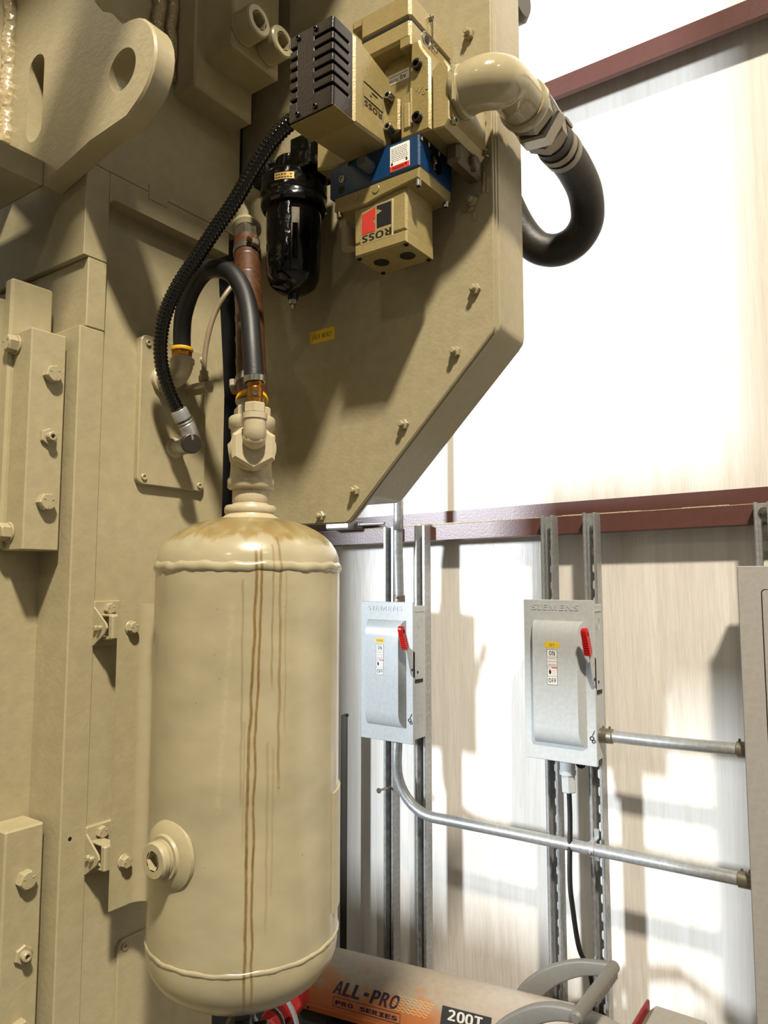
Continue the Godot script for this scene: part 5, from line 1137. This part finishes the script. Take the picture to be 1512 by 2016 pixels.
	words("lettering", "CAUTION", 0.008, Transform3D(hb, A + h * 0.185 + n * 0.1155 + up * -0.04), M.label_white, cl, 0.0006, true, 0.045)
	s = mb()
	for k in 5: box(s, Vector3(0.155, -0.052 - k * 0.008, 0.1154), Vector3(0.235, -0.0505 - k * 0.008, 0.116), 0.0002, Transform3D(hb, A))
	obj("small_print", s, M.label_white, cl)
	# rear cap and its loop handle
	s = mb(); lathe(s, A + h * (L - 0.01), h, [[0.0, 0.0], [r - 0.0005, 0.0], [r - 0.002, 0.02], [r - 0.012, 0.1], [r - 0.024, 0.14], [0.0, 0.145]], 40); obj("rear_cap", s, M.heater_grey, t, "grey plastic rear cap")
	s = mb()
	var sd := Vector3(0.1, 0, 1)
	band(s, smooth_path([Vector3(-0.955, 0.43, 0.115), Vector3(-0.93, 0.468, 0.115), Vector3(-0.87, 0.523, 0.117), Vector3(-0.79, 0.567, 0.119), Vector3(-0.7, 0.59, 0.12)], 6), sd, 0.022, [0.07, 0.034]); obj("handle_arm", s, M.handle_grey, t)
	s = mb(); band(s, smooth_path([Vector3(-0.93, 0.44, 0.345), Vector3(-0.89, 0.488, 0.355), Vector3(-0.82, 0.546, 0.367), Vector3(-0.76, 0.576, 0.373), Vector3(-0.7, 0.589, 0.377)], 6), sd, 0.024, [0.06, 0.034]); obj("handle_arm", s, M.handle_grey, t)
	s = mb(); cyl(s, Vector3(-0.698, 0.59, 0.1), Vector3(-0.698, 0.59, 0.4), 0.0165, 20, 0.006)
	for k in 16: box(s, Vector3(-0.6845, 0.574, 0.13 + k * 0.0105), Vector3(-0.6795, 0.59, 0.135 + k * 0.0105), 0.001)
	obj("hand_grip", s, M.handle_grey, t)
	# red machine low behind the tank
	t = thing("red_machine", "red painted floor machine with a sloping arm, low behind the tank", "machine", Vector3(-1.42, 0.0, 0.85))
	s = mb(); box(s, Vector3(-1.64, 0.06, 0.68), Vector3(-1.31, 0.485, 0.83), 0.015); obj("body", s, M.red_paint, t)
	s = mb(); cyl(s, Vector3(-1.68, 0.53, 0.8), Vector3(-1.49, 0.53, 0.8), 0.042, 28, 0.004); obj("drum", s, M.red_paint, t)
	s = mb(); cyl(s, Vector3(-1.4905, 0.53, 0.8), Vector3(-1.474, 0.53, 0.8), 0.046, 28, 0.003); obj("drum_flange", s, M.red_paint, t)
	s = mb(); box(s, Vector3(-1.478, 0.53, 0.83), Vector3(-1.452, 0.56, 0.85), 0.003, Transform3D(Basis(Vector3(0, 0, 1), 0.0), Vector3.ZERO)); obj("lug", s, M.red_paint, t)
	s = mb(); prism(s, PackedVector2Array([Vector2(-1.42, 0.49), Vector2(-1.36, 0.47), Vector2(-1.245, 0.615), Vector2(-1.24, 0.68), Vector2(-1.3, 0.66)]), 2, 0.745, 0.775, 0.003); obj("arm", s, M.red_paint, t)
	s = mb(); prism(s, PackedVector2Array([Vector2(-1.345, 0.47), Vector2(-1.265, 0.44), Vector2(-1.262, 0.575), Vector2(-1.3, 0.59), Vector2(-1.335, 0.565)]), 2, 0.8, 0.825, 0.003); obj("side_flap", s, M.red_paint, t)
	s = mb(); cyl(s, Vector3(-1.38, 0.535, 0.83), Vector3(-1.335, 0.56, 0.84), 0.012, 14); obj("latch", s, M.steel_dark, t)
	for k in [-1.58, -1.36]:
		for z in [0.69, 0.79]:
			s = mb(); lathe(s, Vector3(k, 0.06, z), Vector3(0, 0, 1), [[0.0, 0.0], [0.06, 0.0], [0.06, 0.03], [0.0, 0.03]], 24); obj("wheel", s, M.black, t)
	t = thing("grey_cord", "grey electric cord hanging between the red machine and the heater", "cord", Vector3(-1.2, 0.01, 0.86))
	s = mb(); tube(s, smooth_path([Vector3(-1.31, 0.7, 0.82), Vector3(-1.277, 0.655, 0.81), Vector3(-1.235, 0.6, 0.805), Vector3(-1.215, 0.5, 0.81), Vector3(-1.2, 0.3, 0.83), Vector3(-1.19, 0.006, 0.86)], 6), 0.0058, 12); obj("cord_run", s, mat(Color(0.42, 0.41, 0.4), 0.5), t)
	t = thing("tool_case", "small dusty grey and red tool case at the bottom edge right of the heater", "case", Vector3(-0.55, 0.0, 0.3))
	s = mb(); box(s, Vector3(-0.575, 0.0, 0.2), Vector3(-0.42, 0.585, 0.36), 0.02); obj("case_body", s, M.heater_grey, t)
	s = mb(); box(s, Vector3(-0.582, 0.0, 0.21), Vector3(-0.5735, 0.59, 0.35), 0.003); obj("red_end", s, M.red_paint, t)
